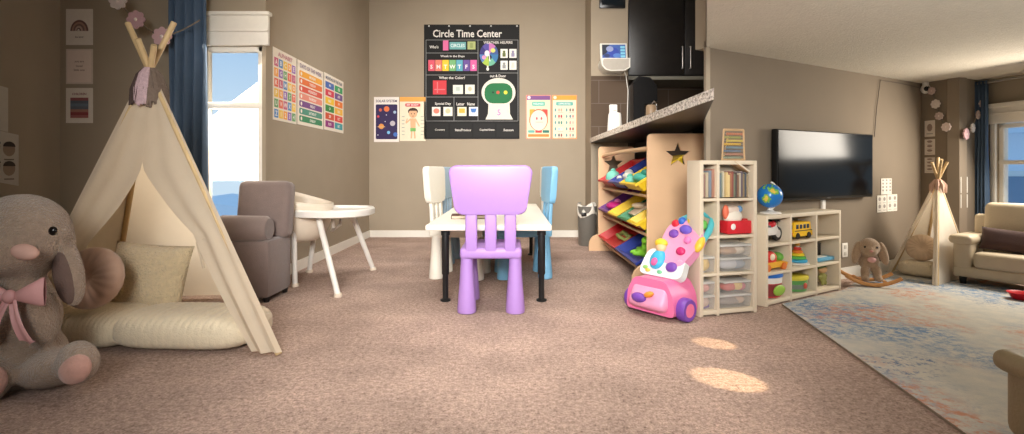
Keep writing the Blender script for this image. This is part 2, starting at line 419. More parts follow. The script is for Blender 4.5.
# ceilings: the high one over the play area, the low one over the television side
E0 = Vector((A0.x*.72, A0.y*.72)); E1 = Vector((E0.x, -1.6))
def slab(name, poly, z0, z1, m):
    bb = B(); i = bb.mi(m)
    lo = [bb.bm.verts.new((p[0], p[1], z0)) for p in poly]; hi = [bb.bm.verts.new((p[0], p[1], z1)) for p in poly]; n = len(poly)
    bb.bm.faces.new(lo); bb.bm.faces.new(hi)
    for k in range(n): bb.bm.faces.new((lo[k], lo[(k+1) % n], hi[(k+1) % n], hi[k]))
    return struct(bb.build(name, smooth=False))
slab('ceiling_right', [A0, C0+Vector((.1, .1)), Vector((5.6, 5.8)), Vector((5.6, -1.6)), E1, E0], ZR, ZR+.08, ceil_m)
slab('ceiling', [(-4.1, -1.8), (5.6, -1.8), (5.6, 8.2), (-4.1, 8.2)], ZC, ZC+.08, ceil_m)
wallbox('wall_bulkhead', E0, A0, ZR, ZC, .004, side=-1); wallbox('wall_bulkhead_front', E1, E0, ZR, ZC, .004, side=-1)
A1 = A0-WN*.12
wallbox('wall_television_end', A0, A0+Vector((A0.x, A0.y)).normalized()*.25, 0, ZC, .03, side=-1)
wallbox('wall_upper_right', A0, C0, ZR, ZC, .1)
# baseboards
def basebd(name, p, q, side=-1): return wallbox(name, p, q, 0, .1, .016, white_m, side)
basebd('baseboard_back', (XL, DB), (RX0-.01, DB)); basebd('baseboard_left', (XL, YW), (XL, DB)); basebd('baseboard_television', A0, C0); basebd('baseboard_corner', C0, C1)
basebd('baseboard_alcove', (XA, YW), (XL, YW)); basebd('baseboard_alcove_left', (XA, -1.5), (XA, YW))
# outside
snow = M('snow', (222, 234, 244), .9, var=.05, scale=.6)
struct(B().box(snow, (8, 26, -2.6), (90, 44, .2)).build('ground_outside_snow'))
def house(name, label, loc, w_, d_, hz1, roofh, wallrgb, rz=0):
    t = thing(name, label, 'house', loc, rz)
    B().box(C_(wallrgb, .8), (0, 0, hz1/2), (w_, d_, hz1)).build('wall_block', t)
    B().prism(snow, [(-w_/2-.4, hz1), (w_/2+.4, hz1), (0, hz1+roofh)], -d_/2-.3, d_/2+.3).build('roof', t, smooth=False)
    for k in range(4):
        x = -w_/2+w_*(k+.5)/4
        f = B(); f.box(white_m, (x, -d_/2-.02, hz1*.62), (w_*.15, .08, hz1*.34)); fo = f.build('window_surround', t)
        B().box(C_((86, 112, 140), .2), (x, -d_/2-.07, hz1*.62), (w_*.12, .04, hz1*.28)).build('pane', fo)
    return t
house('neighbour_house', 'pale blue house with snowy roof seen low in the left window', (-11.5, 20, -2.5), 9, 4, 1.6, .9, (150, 178, 205), .2)
house('neighbour_house', 'pale grey tall house across the street in the right window', (14.2, 13.6, -2.5), 7, 4, 4.4, 1.2, (232, 238, 244), -.8)
# ================================================================== LEFT: ALCOVE WITH TEEPEE AND PLUSH RABBIT
paper = (226, 218, 206)
def art_at(px0, py0, px1, py1, Y):     # frontal wall print drawn in photo-sized units, origin at its lower left
    k = Y/F; o = at(px0, py1, Y)
    return Flat(k), Matrix.Translation(o), px1-px0, py1-py0
# three small prints, one above the other
f, m, w_, h_ = art_at(66, 9, 93, 45, YW-.004)
f.rect(0, 0, w_, h_, paper, 0)
for k, c in enumerate([(120, 92, 84), (176, 140, 124), (128, 104, 100), (190, 164, 150), (112, 92, 92)]):
    f.ell(w_/2, 14, 9-k*1.7, 11-k*2, c, 1+k, 24, 0, 180)
f.ell(w_/2, 14, 1.2, 1.6, paper, 7, 12, 0, 180); f.text('be kind', w_/2, 8, 2, (120, 104, 96), 2)
tag(f.build('rainbow_print', None, m), 'small framed-off print of a rainbow, topmost of three above the teepee side', 'wall print', 'prints in a column by the alcove corner')
f, m, w_, h_ = art_at(66, 49, 93, 84, YW-.004)
f.rect(0, 0, w_, h_, (214, 200, 186), 0).rect(1.5, 1.5, w_-1.5, h_-1.5, (226, 210, 198), 1)
for k, t in enumerate(['you are', 'loved', 'little one']): f.text(t, w_/2, 22-k*4, 2.2, (150, 126, 112), 2)
tag(f.build('text_print', None, m), 'small pale print with a few lines of text, middle of three stacked prints', 'wall print', 'prints in a column by the alcove corner')
f, m, w_, h_ = art_at(66, 88, 93, 123, YW-.004)
f.rect(0, 0, w_, h_, paper, 0).text('CHILDREN', w_/2, h_-6, 2.2, (150, 84, 84), 2)
for k, c in enumerate([(150, 92, 92), (96, 104, 116), (110, 122, 134), (104, 110, 120), (168, 120, 108), (140, 70, 74), (164, 104, 100)]):
    f.rect(4.5, 5+(6-k)*2.9, w_-4.5, 5+(7-k)*2.9, c, 1)
tag(f.build('striped_print', None, m), 'small print with red and blue stripes, lowest of three stacked prints', 'wall print', 'prints in a column by the alcove corner')
# two sheets on the dark left wall
def left_sheet(py00, py01, py10, py11, px1, name, label, cols):
    y0 = 3.72; y1 = XA/((px1-CX)/F); Wd = y1-y0
    f = Flat(1.0); zz = lambda py, Y: H-(py-HZ)/F*Y
    a, b_, c, d = zz(py10, y0), zz(py11, y1), zz(py01, y1), zz(py00, y0)
    def q(u, v): return (u*Wd, (a+(b_-a)*u)*(1-v)+(d+(c-d)*u)*v)
    f.poly([q(0, 0), q(1, 0), q(1, 1), q(0, 1)], (196, 190, 178), 0)
    for (u, v) in cols:
        x, z = q(u, v); f.ell(x, z, .05, .055, (150, 132, 116), 1, 16); f.ell(x, z+.02, .05, .04, (66, 56, 50), 2, 16, 0, 180); f.rect(x-.04, z-.085, x+.04, z-.075, (120, 112, 102), 1)
    tag(f.build(name, None, Matrix.Translation((XA+.005, y0, 0)) @ Matrix.Rotation(R(90), 4, 'Z')), label, 'wall sheet', 'sheets on the dark left wall')
left_sheet(76, 88, 123, 132, 7.5, 'picture_sheet', 'pale sheet with a column of small drawings, upper one on dark left wall', [(.55, .84), (.55, .62), (.55, .38), (.55, .15)])
left_sheet(123, 135, 176, 186, 18, 'picture_sheet', 'pale sheet with four round heads drawn on it, lower one on dark left wall', [(.5, .68), (.8, .68), (.5, .3), (.8, .3)])

# ---- curtain
def curtain(name, label, P, d, wid, z0, z1, folds, amp, m, rodlen):
    P = Vector(P); d = Vector(d).normalized(); n = Vector((-d.y, d.x))
    t = thing(name, label, 'curtain', (P.x, P.y, 0))
    bb = B()
    def fn(u, v):
        z = z0+(z1-z0)*v; q = P+d*(u*wid)+n*(amp*math.sin(u*folds*2*math.pi+.6*math.sin(v*5))*(.75+.25*(1-v)))
        return Vector((q.x-P.x, q.y-P.y, z))
    bb.grid(m, fn, folds*10, 14); bb.build('drape', t, solid=.004)
    r = B(); a = -d*.08; b_ = d*rodlen
    r.tube(C_((150, 146, 138), .4), [(a.x, a.y, z1-.02), (b_.x, b_.y, z1-.02)], .012); r.build('curtain_rod', t)
    return t
blue_cloth = M('blue_curtain', (78, 98, 122), .9, var=.08, scale=6, bump=.1, bscale=200)
curtain('window_curtain', 'long blue curtain behind the large teepee, beside bright left window', (at(168, 0, 4.34).x, 4.36), (1, 0), at(206, 0, 4.34).x-at(168, 0, 4.34).x, .02, 2.62, 4, .035, blue_cloth, .3)

# ---- large teepee
canvas = translucent('teepee_canvas', (226, 212, 190), .42)
canvas_in = translucent('teepee_canvas_back', (238, 226, 206), .5)
wood_pole = M('pine_pole', (206, 178, 132), .6, var=.1, scale=10)
def teepee(name, label, A, FL, FR, BL, BR, ext, pole_r, open_t, sl, sr, zfold, canvas=canvas, canvas_in=canvas_in):
    A = Vector(A); t = thing(name, label, 'teepee', ((FL[0]+BR[0])/2, (FL[1]+BR[1])/2, 0)); o = t.location
    P = {k: Vector((v[0], v[1], 0))-o for k, v in dict(FL=FL, FR=FR, BL=BL, BR=BR).items()}; a = A-o
    for k, e in zip(('FL', 'FR', 'BL', 'BR'), ext):
        d = (a-P[k]).normalized(); off = Vector((P[k].x, P[k].y, 0)).normalized()*pole_r*1.2
        B().tube(wood_pole, [P[k]+d*.0+Vector((0, 0, pole_r*.4)), a+off*.5+d*e], pole_r).build('pole', t)
    ctr = (P['FL']+P['FR']+P['BL']+P['BR'])/4
    def out(p):
        d = Vector((p.x-a.x, p.y-a.y, 0)); return d.normalized()*pole_r*2.3 if d.length > 1e-6 else d
    def side(p, q, nm, m, bow):
        bb = B()
        def fn(u, v):
            tt = .02+.965*v; ex = 1+.05/max(tt, .12)*.5; L = a+(P[p]-a)*tt; Rr = a+(P[q]-a)*tt; L, Rr = L+out(L), Rr+out(Rr)
            c = L+(Rr-L)*u; mid = (P['FL']+P['FR']+P['BL']+P['BR'])/4; ins = Vector((mid.x-c.x, mid.y-c.y, 0))
            return c+ins*(bow*math.sin(math.pi*u)*tt)+ins.normalized()*(zfold*math.sin(u*19+v*3)*tt*math.sin(math.pi*u))
        bb.grid(m, fn, 26, 20); return bb.build(nm, t)
    side('BL', 'FL', 'side_panel', canvas, .06); side('BR', 'FR', 'side_panel', canvas, .06); side('BL', 'BR', 'back_panel', canvas_in, .05)
    nrm = (P['FR']-P['FL']).cross(Vector((0, 0, 1))).normalized()
    def flap(lo, hi, nm):
        bb = B()
        def fn(u, v):
            tt = .02+.965*v; L = a+(P['FL']-a)*tt; Rr = a+(P['FR']-a)*tt; L, Rr = L+out(L), Rr+out(Rr)
            s = lo(tt)+(hi(tt)-lo(tt))*u
            return L+(Rr-L)*s+nrm*(zfold*2.0*math.sin(u*13+v*2.5)*tt*(u if lo(.9) > .4 else 1-u)**0*math.sin(math.pi*min(1, max(0, (1-u if lo(.9) > .4 else u)*1.6+.0)) if (1-u if lo(.9) > .4 else u) < .31 else math.pi/2)+.02*tt*math.sin(math.pi*u))
        bb.grid(canvas, fn, 14, 30); return bb.build(nm, t)
    def curve(pts):
        def fn(tt):
            for (t0, s_0), (t1, s_1) in zip(pts, pts[1:]):
                if tt <= t1: return s_0+(s_1-s_0)*(tt-t0)/max(1e-6, t1-t0)
            return pts[-1][1]
        return fn
    flap(lambda tt: 0, curve(sl), 'door_flap'); flap(curve(sr), lambda tt: 1, 'door_flap')
    return t, a
TA = at(150, 74, 3.2)
TP = teepee('play_teepee', 'large cream canvas teepee with pine poles beside the blue curtain', TA, (-2.78, 2.88), (-1.255, 2.80), (-3.1, 4.05), (-2.12, 4.05), (.36, .40, .2, .22), .017, .36,
            [(0, .5), (.36, .47), (.5, .33), (.62, .2), (1, .08)], [(0, .5), (.36, .47), (.46, .62), (.6, .80), (1, .90)], .007)
t, a = TP
# fringe cap where the poles cross
def fringe(nm, rgb, a0, a1):
    bb = B(); m = M('yarn_'+nm, rgb, .95, var=.15, scale=60, bump=.4, bscale=150)
    for q in range(12):
        an = R(a0+(a1-a0)*q/11)
        pts = [a+Vector((math.cos(an)*r_, math.sin(an)*r_, z+random.uniform(-.01, .01)*(z < 0))) for r_, z in ((.025, .03), (.055, -.02), (.085, -.1), (.1, -.19+random.uniform(-.015, .015)))]
        bb.tube(m, pts, [.014, .02, .02, .008], 6)
    bb.build('fringe', t)['label'] = nm+' yarn fringe'
fringe('dark brown', (88, 70, 66), 175, 262); fringe('mauve', (196, 168, 172), 258, 292); fringe('brown and cream', (120, 104, 92), 290, 375)
tie = B(); tp = at(197, 243, 2.95)-t.location
tie.tube(canvas, [tp+Vector((.1, 0, .06)), tp, tp+Vector((.03, -.02, -.06)), tp+Vector((.05, -.02, -.14))], .008, 6)
tie.build('tie_ribbon', t)

# ---- paper flower garland
def flower(bb_parent, m, c, r, xd, n, depth=.006):
    f = B(); poly = []
    for q in range(64):
        an = 2*math.pi*q/64; poly.append(((r*(.8+.2*abs(math.cos(an*4))))*math.cos(an), (r*(.8+.2*abs(math.cos(an*4))))*math.sin(an)))
    T = frame_mat((c[0], c[1], c[2]), xd, n)
    f.prism(m, poly, -depth, depth, T); f.ell(C_((236, 222, 214), .8), c, (r*.22, r*.22, r*.22), 10, 6)
    return f.build('paper_flower', bb_parent, smooth=False)
def garland(label, pts, cols, rad, nrm, extra=None):
    t = thing('flower_garland', label, 'garland', pts[0])
    o = t.location; bb = B(); P = [Vector(p)-o for p in pts]
    allp = ([Vector(extra[0])-o] if extra else [])+P+([Vector(extra[1])-o] if extra else [])
    sm = []
    for p, q in zip(allp, allp[1:]):
        for k in range(5): sm.append(p.lerp(q, k/5)+Vector((0, 0, -.015*math.sin(math.pi*k/5))))
    sm.append(allp[-1]); bb.tube(C_((120, 112, 100), .9), sm, .006, 5); bb.build('string', t)
    for p, c, r_, nn in zip(P, cols, rad, nrm):
        flower(t, C_(c, .85), (p.x+nn[0]*.012, p.y+nn[1]*.012, p.z), r_, (-nn[1], nn[0]), nn)
    return t
YG = 4.25
garland('garland of pink and white paper flowers above the large teepee', [at(119, 1, YG), at(137, 20, YG), at(163, 37, YG)], [(226, 212, 206), (206, 166, 172), (208, 172, 176)], [.075, .075, .08], [(0, -1)]*3, (at(100, -14, YG), at(200, 20, YG)))

# ---- cushions of the large teepee
def pillow(bb, m, c, sx, sy, sz, rot, n=4.0, pw=.75):
    """square stuffed cushion: width sx, height sz, thickness sy"""
    T = Matrix.Translation(c) @ rot
    for sgn in (-1, 1):
        def fn(u, v):
            x, z = 2*u-1, 2*v-1
            th = max(0, (1-abs(x)**n)*(1-abs(z)**n))**pw
            pin = 1-.07*(1-th)*(abs(x*z))
            ed = 1-.05*(1-abs(x)**2)*(abs(z)**6)-0
            return T @ Vector((x*sx/2*(1-.06*(1-x*x)*0-.05*(1-z*z)*abs(x)**4), sgn*sy/2*th, z*sz/2*(1-.05*(1-x*x)*abs(z)**4)))
        bb.grid(m, fn, 20, 20)
    bmesh.ops.remove_doubles(bb.bm, verts=bb.bm.verts, dist=.0008); return bb
cream_fluff = M('cream_fluff', (222, 202, 164), 1, var=.1, scale=40, bump=1, bscale=90, spec=.05, sheen=.4)
rib_cream = M('ribbed_cream', (226, 212, 184), 1, var=.05, scale=30, bump=.4, bscale=120, spec=.05, sheen=.3)
pink_velvet = M('dusty_pink_velvet', (206, 172, 150), .8, var=.05, scale=12, bump=.1, spec=.1, sheen=.6)
def ribbed_cushion(name, label, c, sx, sy, sz, rz, group):
    t = thing(name, label, 'floor cushion', c, rz, group); bb = B()
    nu, nv = 72, 40
    def fn(u, v):
        th = 2*math.pi*v; x = (2*u-1)
        pr = (1-abs(x)**5)**.5
        cy, cz = math.cos(th), math.sin(th)
        e = lambda q: math.copysign(abs(q)**.62, q)
        rr = 1-.2*(1-abs(math.sin(u*21*math.pi)))**2*(1-abs(cz)*.0)
        return Vector((x*sx/2*(1-.03*cy*cy), e(cy)*sy/2*(.55+.45*pr)*pr**.4, sz/2+e(cz)*sz/2*pr*rr))
    bb.grid(rib_cream, fn, 150, 26); bmesh.ops.remove_doubles(bb.bm, verts=bb.bm.verts, dist=.0005)
    bb.build('cover', t, ang=180); return t
ribbed_cushion('floor_cushion', 'cream ribbed floor cushion, right one overlapping in teepee front', (-1.84, 3.02, 0), .86, .44, .205, R(-3), 'ribbed floor cushions')
ribbed_cushion('floor_cushion', 'cream ribbed floor cushion, left one beside the plush rabbit', (-2.42, 3.03, 0), .56, .42, .205, R(3), 'ribbed floor cushions')
# square fluffy pillow
pc = at(148, 277, 3.25)
t = thing('throw_pillow', 'square fluffy cream pillow leaning inside the large teepee', 'pillow', pc)
pillow(B(), cream_fluff, (0, 0, 0), .50, .16, .42, Matrix.Rotation(R(-14), 4, 'X') @ Matrix.Rotation(R(4), 4, 'Y')).build('pillow_cover', t, ang=180)
# round velvet cushion with pleats and a button
def round_cushion(label, c, r, th, rot, m):
    t = thing('round_cushion', label, 'cushion', c); bb = B()
    T = rot @ Matrix.Rotation(R(90), 4, 'X')
    def fn(u, v):
        an = 2*math.pi*u; ph = math.pi*v; rr = math.sin(ph)**.7; z = math.cos(ph); z = math.copysign(abs(z)**.8, z)
        pleat = 1+.11*math.sin(an*18)*math.sin(ph)
        dim = 1-.75*math.exp(-(rr/.22)**2)
        return T @ Vector((math.cos(an)*r*rr, math.sin(an)*r*rr, z*th/2*dim*pleat*(1 if rr < .8 else 1)))
    bb.grid(m, fn, 88, 22, cu=True); bmesh.ops.remove_doubles(bb.bm, verts=bb.bm.verts, dist=.0005)
    bb.build('cover', t, ang=180)
    B().ell(m, T @ Vector((0, 0, th*.1)), (r*.1, r*.06, r*.1)).build('button', t); return t
round_cushion('dusty pink round pleated cushion inside the large teepee', at(92, 278, 2.93), .172, .13, Matrix.Rotation(R(-14), 4, 'X'), pink_velvet)

# ---- plush rabbit sitting on the carpet
plush = M('taupe_plush', (168, 147, 128), 1, var=.12, scale=45, bump=.9, bscale=110, spec=.05, sheen=.5)
plush_pink = M('pink_plush', (206, 160, 146), 1, var=.08, scale=30, bump=.4, bscale=120, spec=.05, sheen=.4)
ribbon_m = M('pink_satin', (214, 160, 158), .45, var=.04, scale=10, bump=.08)
def rxyz(x=0, y=0, z=0): return Matrix.Rotation(R(z), 4, 'Z') @ Matrix.Rotation(R(y), 4, 'Y') @ Matrix.Rotation(R(x), 4, 'X')
RB = Vector((-2.27, 2.45, 0))
t = thing('plush_rabbit', 'large sitting taupe plush rabbit with pink bow at far left', 'plush toy', RB)
def rp(px, py, dy=0): return at(px, py, RB.y+dy)-RB
hc = rp(22, 236)
ells = [(hc, (.205, .18, .2)), (hc+Vector((.0, -.09, -.055)), (.135, .13, .115)),
        (rp(20, 318), (.165, .15, .2)), (rp(18, 358, 0), (.2, .18, .165)), (rp(20, 290), (.12, .11, .1)),
        (rp(54, 368, -.06), (.17, .13, .085), rxyz(0, -16, -25)), (rp(78, 362, -.16), (.095, .075, .095), rxyz(0, -28, -20)),
        (rp(-12, 366, -.06), (.16, .14, .095), rxyz(0, 0, 35)), (rp(-14, 382, -.22), (.09, .07, .105), rxyz(0, 18, 20)),
        (rp(-2, 318, -.08), (.07, .07, .15), rxyz(0, 18, 0)), (rp(41, 318, -.07), (.06, .07, .14), rxyz(0, -8, 0))]
blob('body', plush, ells, t, .016, 5)
blob('ear', plush, [(rp(58, 236, .02), (.065, .06, .1), rxyz(0, -28, 0)), (rp(69, 272, .02), (.068, .045, .17), rxyz(0, -10, 0))], t, .012, 4)
blob('ear', plush, [(rp(-12, 236, .02), (.065, .06, .1), rxyz(0, 28, 0)), (rp(-24, 272, .02), (.068, .045, .17), rxyz(0, 10, 0))], t, .012, 4)
B().ell(M('ear_lining', (112, 92, 84), 1, bump=.4, scale=30), rp(65, 276, -.0), (.05, .036, .135), rot=rxyz(0, -10, 0)).build('ear_lining', t)
B().ell(M('nose_velvet', (204, 164, 150), .9, var=.05), rp(25, 252, -.205), (.058, .03, .034), rot=rxyz(-18, 12, 0)).build('nose', t)
B().ell(C_((20, 16, 15), .15), rp(53, 231, -.155), (.018, .014, .02)).build('eye', t); B().ell(C_((20, 16, 15), .15), rp(-3, 231, -.16), (.018, .014, .02)).build('eye', t)
B().ell(plush_pink, rp(75, 369, -.205), (.078, .045, .062), rot=rxyz(0, -32, -14)).build('foot_pad', t); B().ell(plush_pink, rp(-13, 384, -.255), (.066, .045, .08), rot=rxyz(0, 18, 20)).build('foot_pad', t)
bw = B(); k0 = rp(16, 295, -.17)
for sg in (-1, 1):
    def lp(u, v, sg=sg): 
        an = 2*math.pi*u; L = .02+.11*(math.sin(math.pi*v))**.8 if False else .13*v
        return k0+Vector((sg*(.015+.13*v), -.02+.03*math.cos(an)*math.sin(math.pi*min(v, .97))**.6*1.0, (.018+.05*v)*math.sin(an)*(1 if v < .97 else .9)+.02*v))
    bw.grid(ribbon_m, lp, 16, 10, cu=True)
    def tl(u, v, sg=sg): return k0+Vector((sg*(.01+.075*v)+(u-.5)*(.035+.03*v), -.025-.02*math.sin(v*3)+.01*math.sin(u*6), -.01-.2*v+(.02*abs(u-.5)*2 if v == 1 else 0)))
    bw.grid(ribbon_m, tl, 6, 10)
bw.ell(ribbon_m, k0+Vector((0, -.03, 0)), (.028, .022, .03)); bw.build('neck_bow', t, ang=180)

# ---- grey armchair half seen behind the teepee
gm = M('grey_upholstery', (128, 112, 106), .9, var=.05, scale=20, bump=.2, bscale=150, sheen=.3)
t = thing('armchair', 'mauve grey armchair with rolled arm below the left window', 'armchair', (-2.02, 4.1, 0))
B().box(gm, (.02, 0, .25), (.36, .42, .44), .04).build('seat_base', t)
r = B(); r.tube(gm, [(-.215, -.13, .55), (-.19, -.13, .55), (.14, -.13, .55), (.17, -.13, .55)], [.085, .105, .1, .08], 20); r.build('arm', t)
r = B(); r.tube(gm, [(-.2, .2, .525), (.17, .2, .525)], [.07, .07], 16); r.build('arm', t)
B().box(gm, (.02, .13, .68), (.42, .16, .46), .05, 3, Matrix.Rotation(R(-8), 4, 'X')).build('backrest', t)
for x in (-.12, .16):
    for y in (-.16, .16): B().lathe(dark_cab, [(.02, 0), (.028, .06)], (x, y, 0), 10).build('foot', t)

# ---- high chair
wp = M('white_plastic', (238, 234, 226), .35, var=.02)
cp = M('cream_plastic', (228, 214, 194), .4, var=.02)
t = thing('high_chair', 'white plastic high chair with round tray by left wall posters', 'high chair', (-1.65, 4.65, 0)); o = t.location
bb = B()
def seat(u, v):
    an = 2*math.pi*u; back = .5-.5*math.cos(an)      # 1 at the back (-x side)
    rim = .70+.13*max(0, back)**1.5
    ph = v*math.pi/2; r_ = math.sin(ph)**.55
    z = .37+(rim-.37)*(1-math.cos(ph))**.9
    return Vector((-.215+math.cos(an)*.235*r_*(1+.05*v), math.sin(an)*.27*r_, z))
bb.grid(cp, seat, 48, 16, cu=True); bmesh.ops.remove_doubles(bb.bm, verts=bb.bm.verts, dist=.001); bb.build('seat_shell', t, solid=.014)
bb = B()
def trayp(rx, ry, n=40):
    return [(rx*math.copysign(abs(math.cos(2*math.pi*q/n))**.8, math.cos(2*math.pi*q/n)), ry*math.copysign(abs(math.sin(2*math.pi*q/n))**.8, math.sin(2*math.pi*q/n))) for q in range(n)]
i = bb.mi(wp); prof = [(.92, .585), (1, .595), (1, .64), (.97, .652), (.9, .652), (.87, .632), (.0, .630)]; prev = None
for s_, z in prof:
    ring = [bb.bm.verts.new((.08+p[0]*s_, -.02+p[1]*s_, z+.012)) for p in trayp(.325, .36)] if s_ > 0 else None
    if prev and ring:
        for q in range(40): bb.bm.faces.new((prev[q], prev[(q+1) % 40], ring[(q+1) % 40], ring[q]))
    elif prev: bb.bm.faces.new(prev)
    else: bb.bm.faces.new(ring[::-1])
    prev = ring
bb.build('tray', t)
cr_ = B(); cr_.tube(C_((196, 186, 174), .3), [(.08, -.1, .59), (.08, -.08, .5), (.04, .0, .46), (.08, .1, .5), (.08, .12, .59)], .014); cr_.build('crotch_bar', t)
for (tx, ty, tz), ft in (((.0, -.22, .6), fl(338, 297)-o), ((.13, .26, .6), fl(373, 270)-o), ((-.22, .3, .5), Vector((-1.98, 5.08, 0))-o), ((-.22, -.2, .5), Vector((-1.86, 4.46, 0))-o)):
    lg = B().tube(wp, [Vector((tx, ty, tz)), ft+Vector((0, 0, .012))], [.026, .022], 14).build('leg', t)
    B().lathe(cp, [(.03, 0), (.034, .01), (.028, .03)], ft, 12).build('foot_cap', lg)

# ---- three learning posters on the left wall
XP = XL+.004
def poster_left(y0, y1, z0, z1, name, label, draw):
    f = Flat(1.0); W_, H_ = y1-y0, z1-z0
    f.rect(0, 0, W_, H_, (238, 228, 212), 0); draw(f, W_, H_)
    tag(f.build(name, None, Matrix.Translation((XP, y0, z0)) @ Matrix.Rotation(R(90), 4, 'Z')), label, 'poster', 'learning posters on the left wall')
def p_abc(f, W_, H_):
    f.text('ALPHABET', W_/2, H_*.93, .04, (190, 130, 140), 2, W_*.6); k = 0
    cs = [(206, 112, 140), (120, 170, 120), (240, 170, 90), (104, 150, 200), (232, 120, 96), (160, 120, 190), (240, 200, 90)]
    for r_ in range(6):
        for c in range(5):
            if k > 29: break
            x = W_*(.05+c*.184); z = H_*(.75-r_*.143)
            f.rect(x, z, x+W_*.16, z+H_*.118, cs[(k*3+r_) % 7], 1)
            f.text('ABCDEFGHIJKLMNOPQRSTUVWXYZ1234'[k], x+W_*.08, z+H_*.06, .045, (250, 244, 236), 2); k += 1
def p_days(f, W_, H_):
    f.text('DAYS OF THE WEEK', W_/2, H_*.925, .045, (150, 130, 150), 2, W_*.82)
    for k, (d, c) in enumerate(zip(['MONDAY', 'TUESDAY', 'WEDNESDAY', 'THURSDAY', 'FRIDAY', 'SATURDAY', 'SUNDAY'], [(240, 170, 70), (228, 120, 70), (220, 96, 80), (232, 150, 130), (124, 84, 140), (90, 150, 130), (70, 140, 100)])):
        z = H_*(.755-k*.117); f.rrect(W_*.06, z, W_*.94, z+H_*.095, .02, c, 1); f.ell(W_*.13, z+H_*.047, .02, .02, (246, 238, 226), 2); f.text(d, W_*.55, z+H_*.047, .03, (250, 246, 238), 2)
def p_months(f, W_, H_):
    f.text('MONTHS OF THE YEAR', W_/2, H_*.925, .04, (110, 110, 130), 2, W_*.84)
    cs = [(76, 110, 180), (60, 160, 100), (220, 70, 90), (120, 90, 150), (244, 200, 60), (240, 130, 50), (60, 140, 70), (244, 190, 70), (214, 90, 60), (226, 80, 70), (150, 60, 130), (70, 160, 170)]
    for k, mn in enumerate(['JAN', 'FEB', 'MAR', 'APR', 'MAY', 'JUN', 'JUL', 'AUG', 'SEP', 'OCT', 'NOV', 'DEC']):
        x = W_*(.06+(k % 2)*.46); z = H_*(.745-(k//2)*.138); f.rect(x, z, x+W_*.42, z+H_*.115, cs[k], 1); f.text(mn, x+W_*.21, z+H_*.057, .034, (250, 246, 238), 2)
poster_left(4.62, 5.13, 1.45, 2.10, 'alphabet_poster', 'poster with a grid of small coloured letter squares nearest the window', p_abc)
poster_left(5.15, 5.86, 1.455, 2.10, 'weekday_poster', 'poster with seven long coloured bars, between two other posters', p_days)
poster_left(5.88, 6.56, 1.46, 2.11, 'month_poster', 'poster with two columns of bright coloured blocks near room corner', p_months)
# ================================================================== MIDDLE: BACK WALL PRINTS
YB = DB-.004
# ---- pocket chart: drawn in photo-sized units, origin at its lower left (424, 139)
k_ = YB/F
t = thing('pocket_chart', 'black Circle Time Center pocket chart hanging on the back wall', 'wall chart', at(424, 139, YB))
U = lambda px: px-424
V = lambda py: 139-py
BK = (15, 14, 14); OFF = (226, 222, 214)
f = Flat(k_)
f.rect(0, 0, 95.5, 114.5, BK, 0)
for (x0, y0, x1, y1) in ((426, 40, 478, 53), (426, 53, 478, 75), (426, 75, 478, 97), (426, 97, 454, 121), (454, 97, 478, 121), (478, 40, 518, 73), (478, 73, 518, 121)):
    for (a, b_, c, d) in ((x0, y0, x1, y0), (x0, y1, x1, y1), (x0, y0, x0, y1), (x1, y0, x1, y1)): f.line(U(a), V(b_), U(c), V(d), .45, (150, 150, 148), 1)
for x in (429, 449, 470, 491, 517): f.ell(U(x), V(26), .9, .9, (190, 190, 186), 1, 10)
for k in range(4): f.rect(U(427+k*23.2), V(137), U(427+k*23.2+21.5), V(123.5), (26, 25, 25), 1)
f.build('chart_cloth', t)
def lettering(items, nm='lettering'):
    for (s_, cx, cy, h_, w_) in items:
        f = Flat(k_); f.text(s_, U(cx), V(cy), h_, OFF, 4, w_); f.build(nm, t)
lettering([('Circle Time Center', 467.5, 33.6, 7.6, 69)], 'title_lettering')
lettering([("Who's", 434, 47, 3, 9), ('Week in the Days', 452.5, 56.5, 2.8, 24), ('What the Color?', 452, 77.8, 2.8, 26), ('Special Day', 443, 104, 3, 16), ('Letter', 460.5, 104, 3, 8), ('Name', 471, 104, 3, 7.5),
           ('WEATHER HELPERS', 498, 42.6, 2.6, 29), ('out & Door', 498, 76, 2.8, 16), ('Country', 440, 130, 2.4, 10), ('State/Province', 463, 130, 2.4, 16), ('Capital/State', 487, 130, 2.4, 15), ('Season', 508.5, 130, 2.4, 10)])
def card(x0, y0, x1, y1, rgb, extra=None):
    f = Flat(k_); f.rect(U(x0), V(y1), U(x1), V(y0), rgb, 3)
    if extra: extra(f)
    return f.build('card', t)
card(443, 40.5, 448.5, 50.5, (222, 110, 160)); card(449.5, 42, 466, 49.5, (110, 170, 170), lambda f: f.text('CIRCLES', U(457.7), V(45.6), 3.4, (226, 240, 238), 4, 14)); card(467.5, 41.5, 475.5, 49.5, (176, 184, 120), lambda f: f.rect(U(470), V(48), U(473), V(43), (150, 160, 100), 4))
for k, c in enumerate([(220, 90, 110), (236, 130, 110), (240, 200, 60), (120, 180, 120), (96, 170, 190), (104, 80, 150), (214, 100, 160)]):
    card(428.3+k*7, 60, 434.8+k*7, 71, c, (lambda f, k=k: f.text('SMTWTFS'[k], U(431.5+k*7), V(66.8), 4, (248, 240, 236), 4)))
card(433, 80.5, 446.5, 94.5, (206, 62, 70), lambda f: (f.rect(U(434.5), V(90), U(445), V(89), (226, 120, 124), 4), f.rect(U(437), V(93), U(438), V(82), (226, 120, 124), 4)))
card(453, 85, 463, 94, (232, 232, 218), lambda f: f.rect(U(456), V(91), U(460), V(87), (190, 200, 190), 4)); card(465.2, 84.8, 474.6, 94, (236, 232, 216), lambda f: f.ell(U(470), V(89), 2, 2.4, (200, 190, 160), 4))
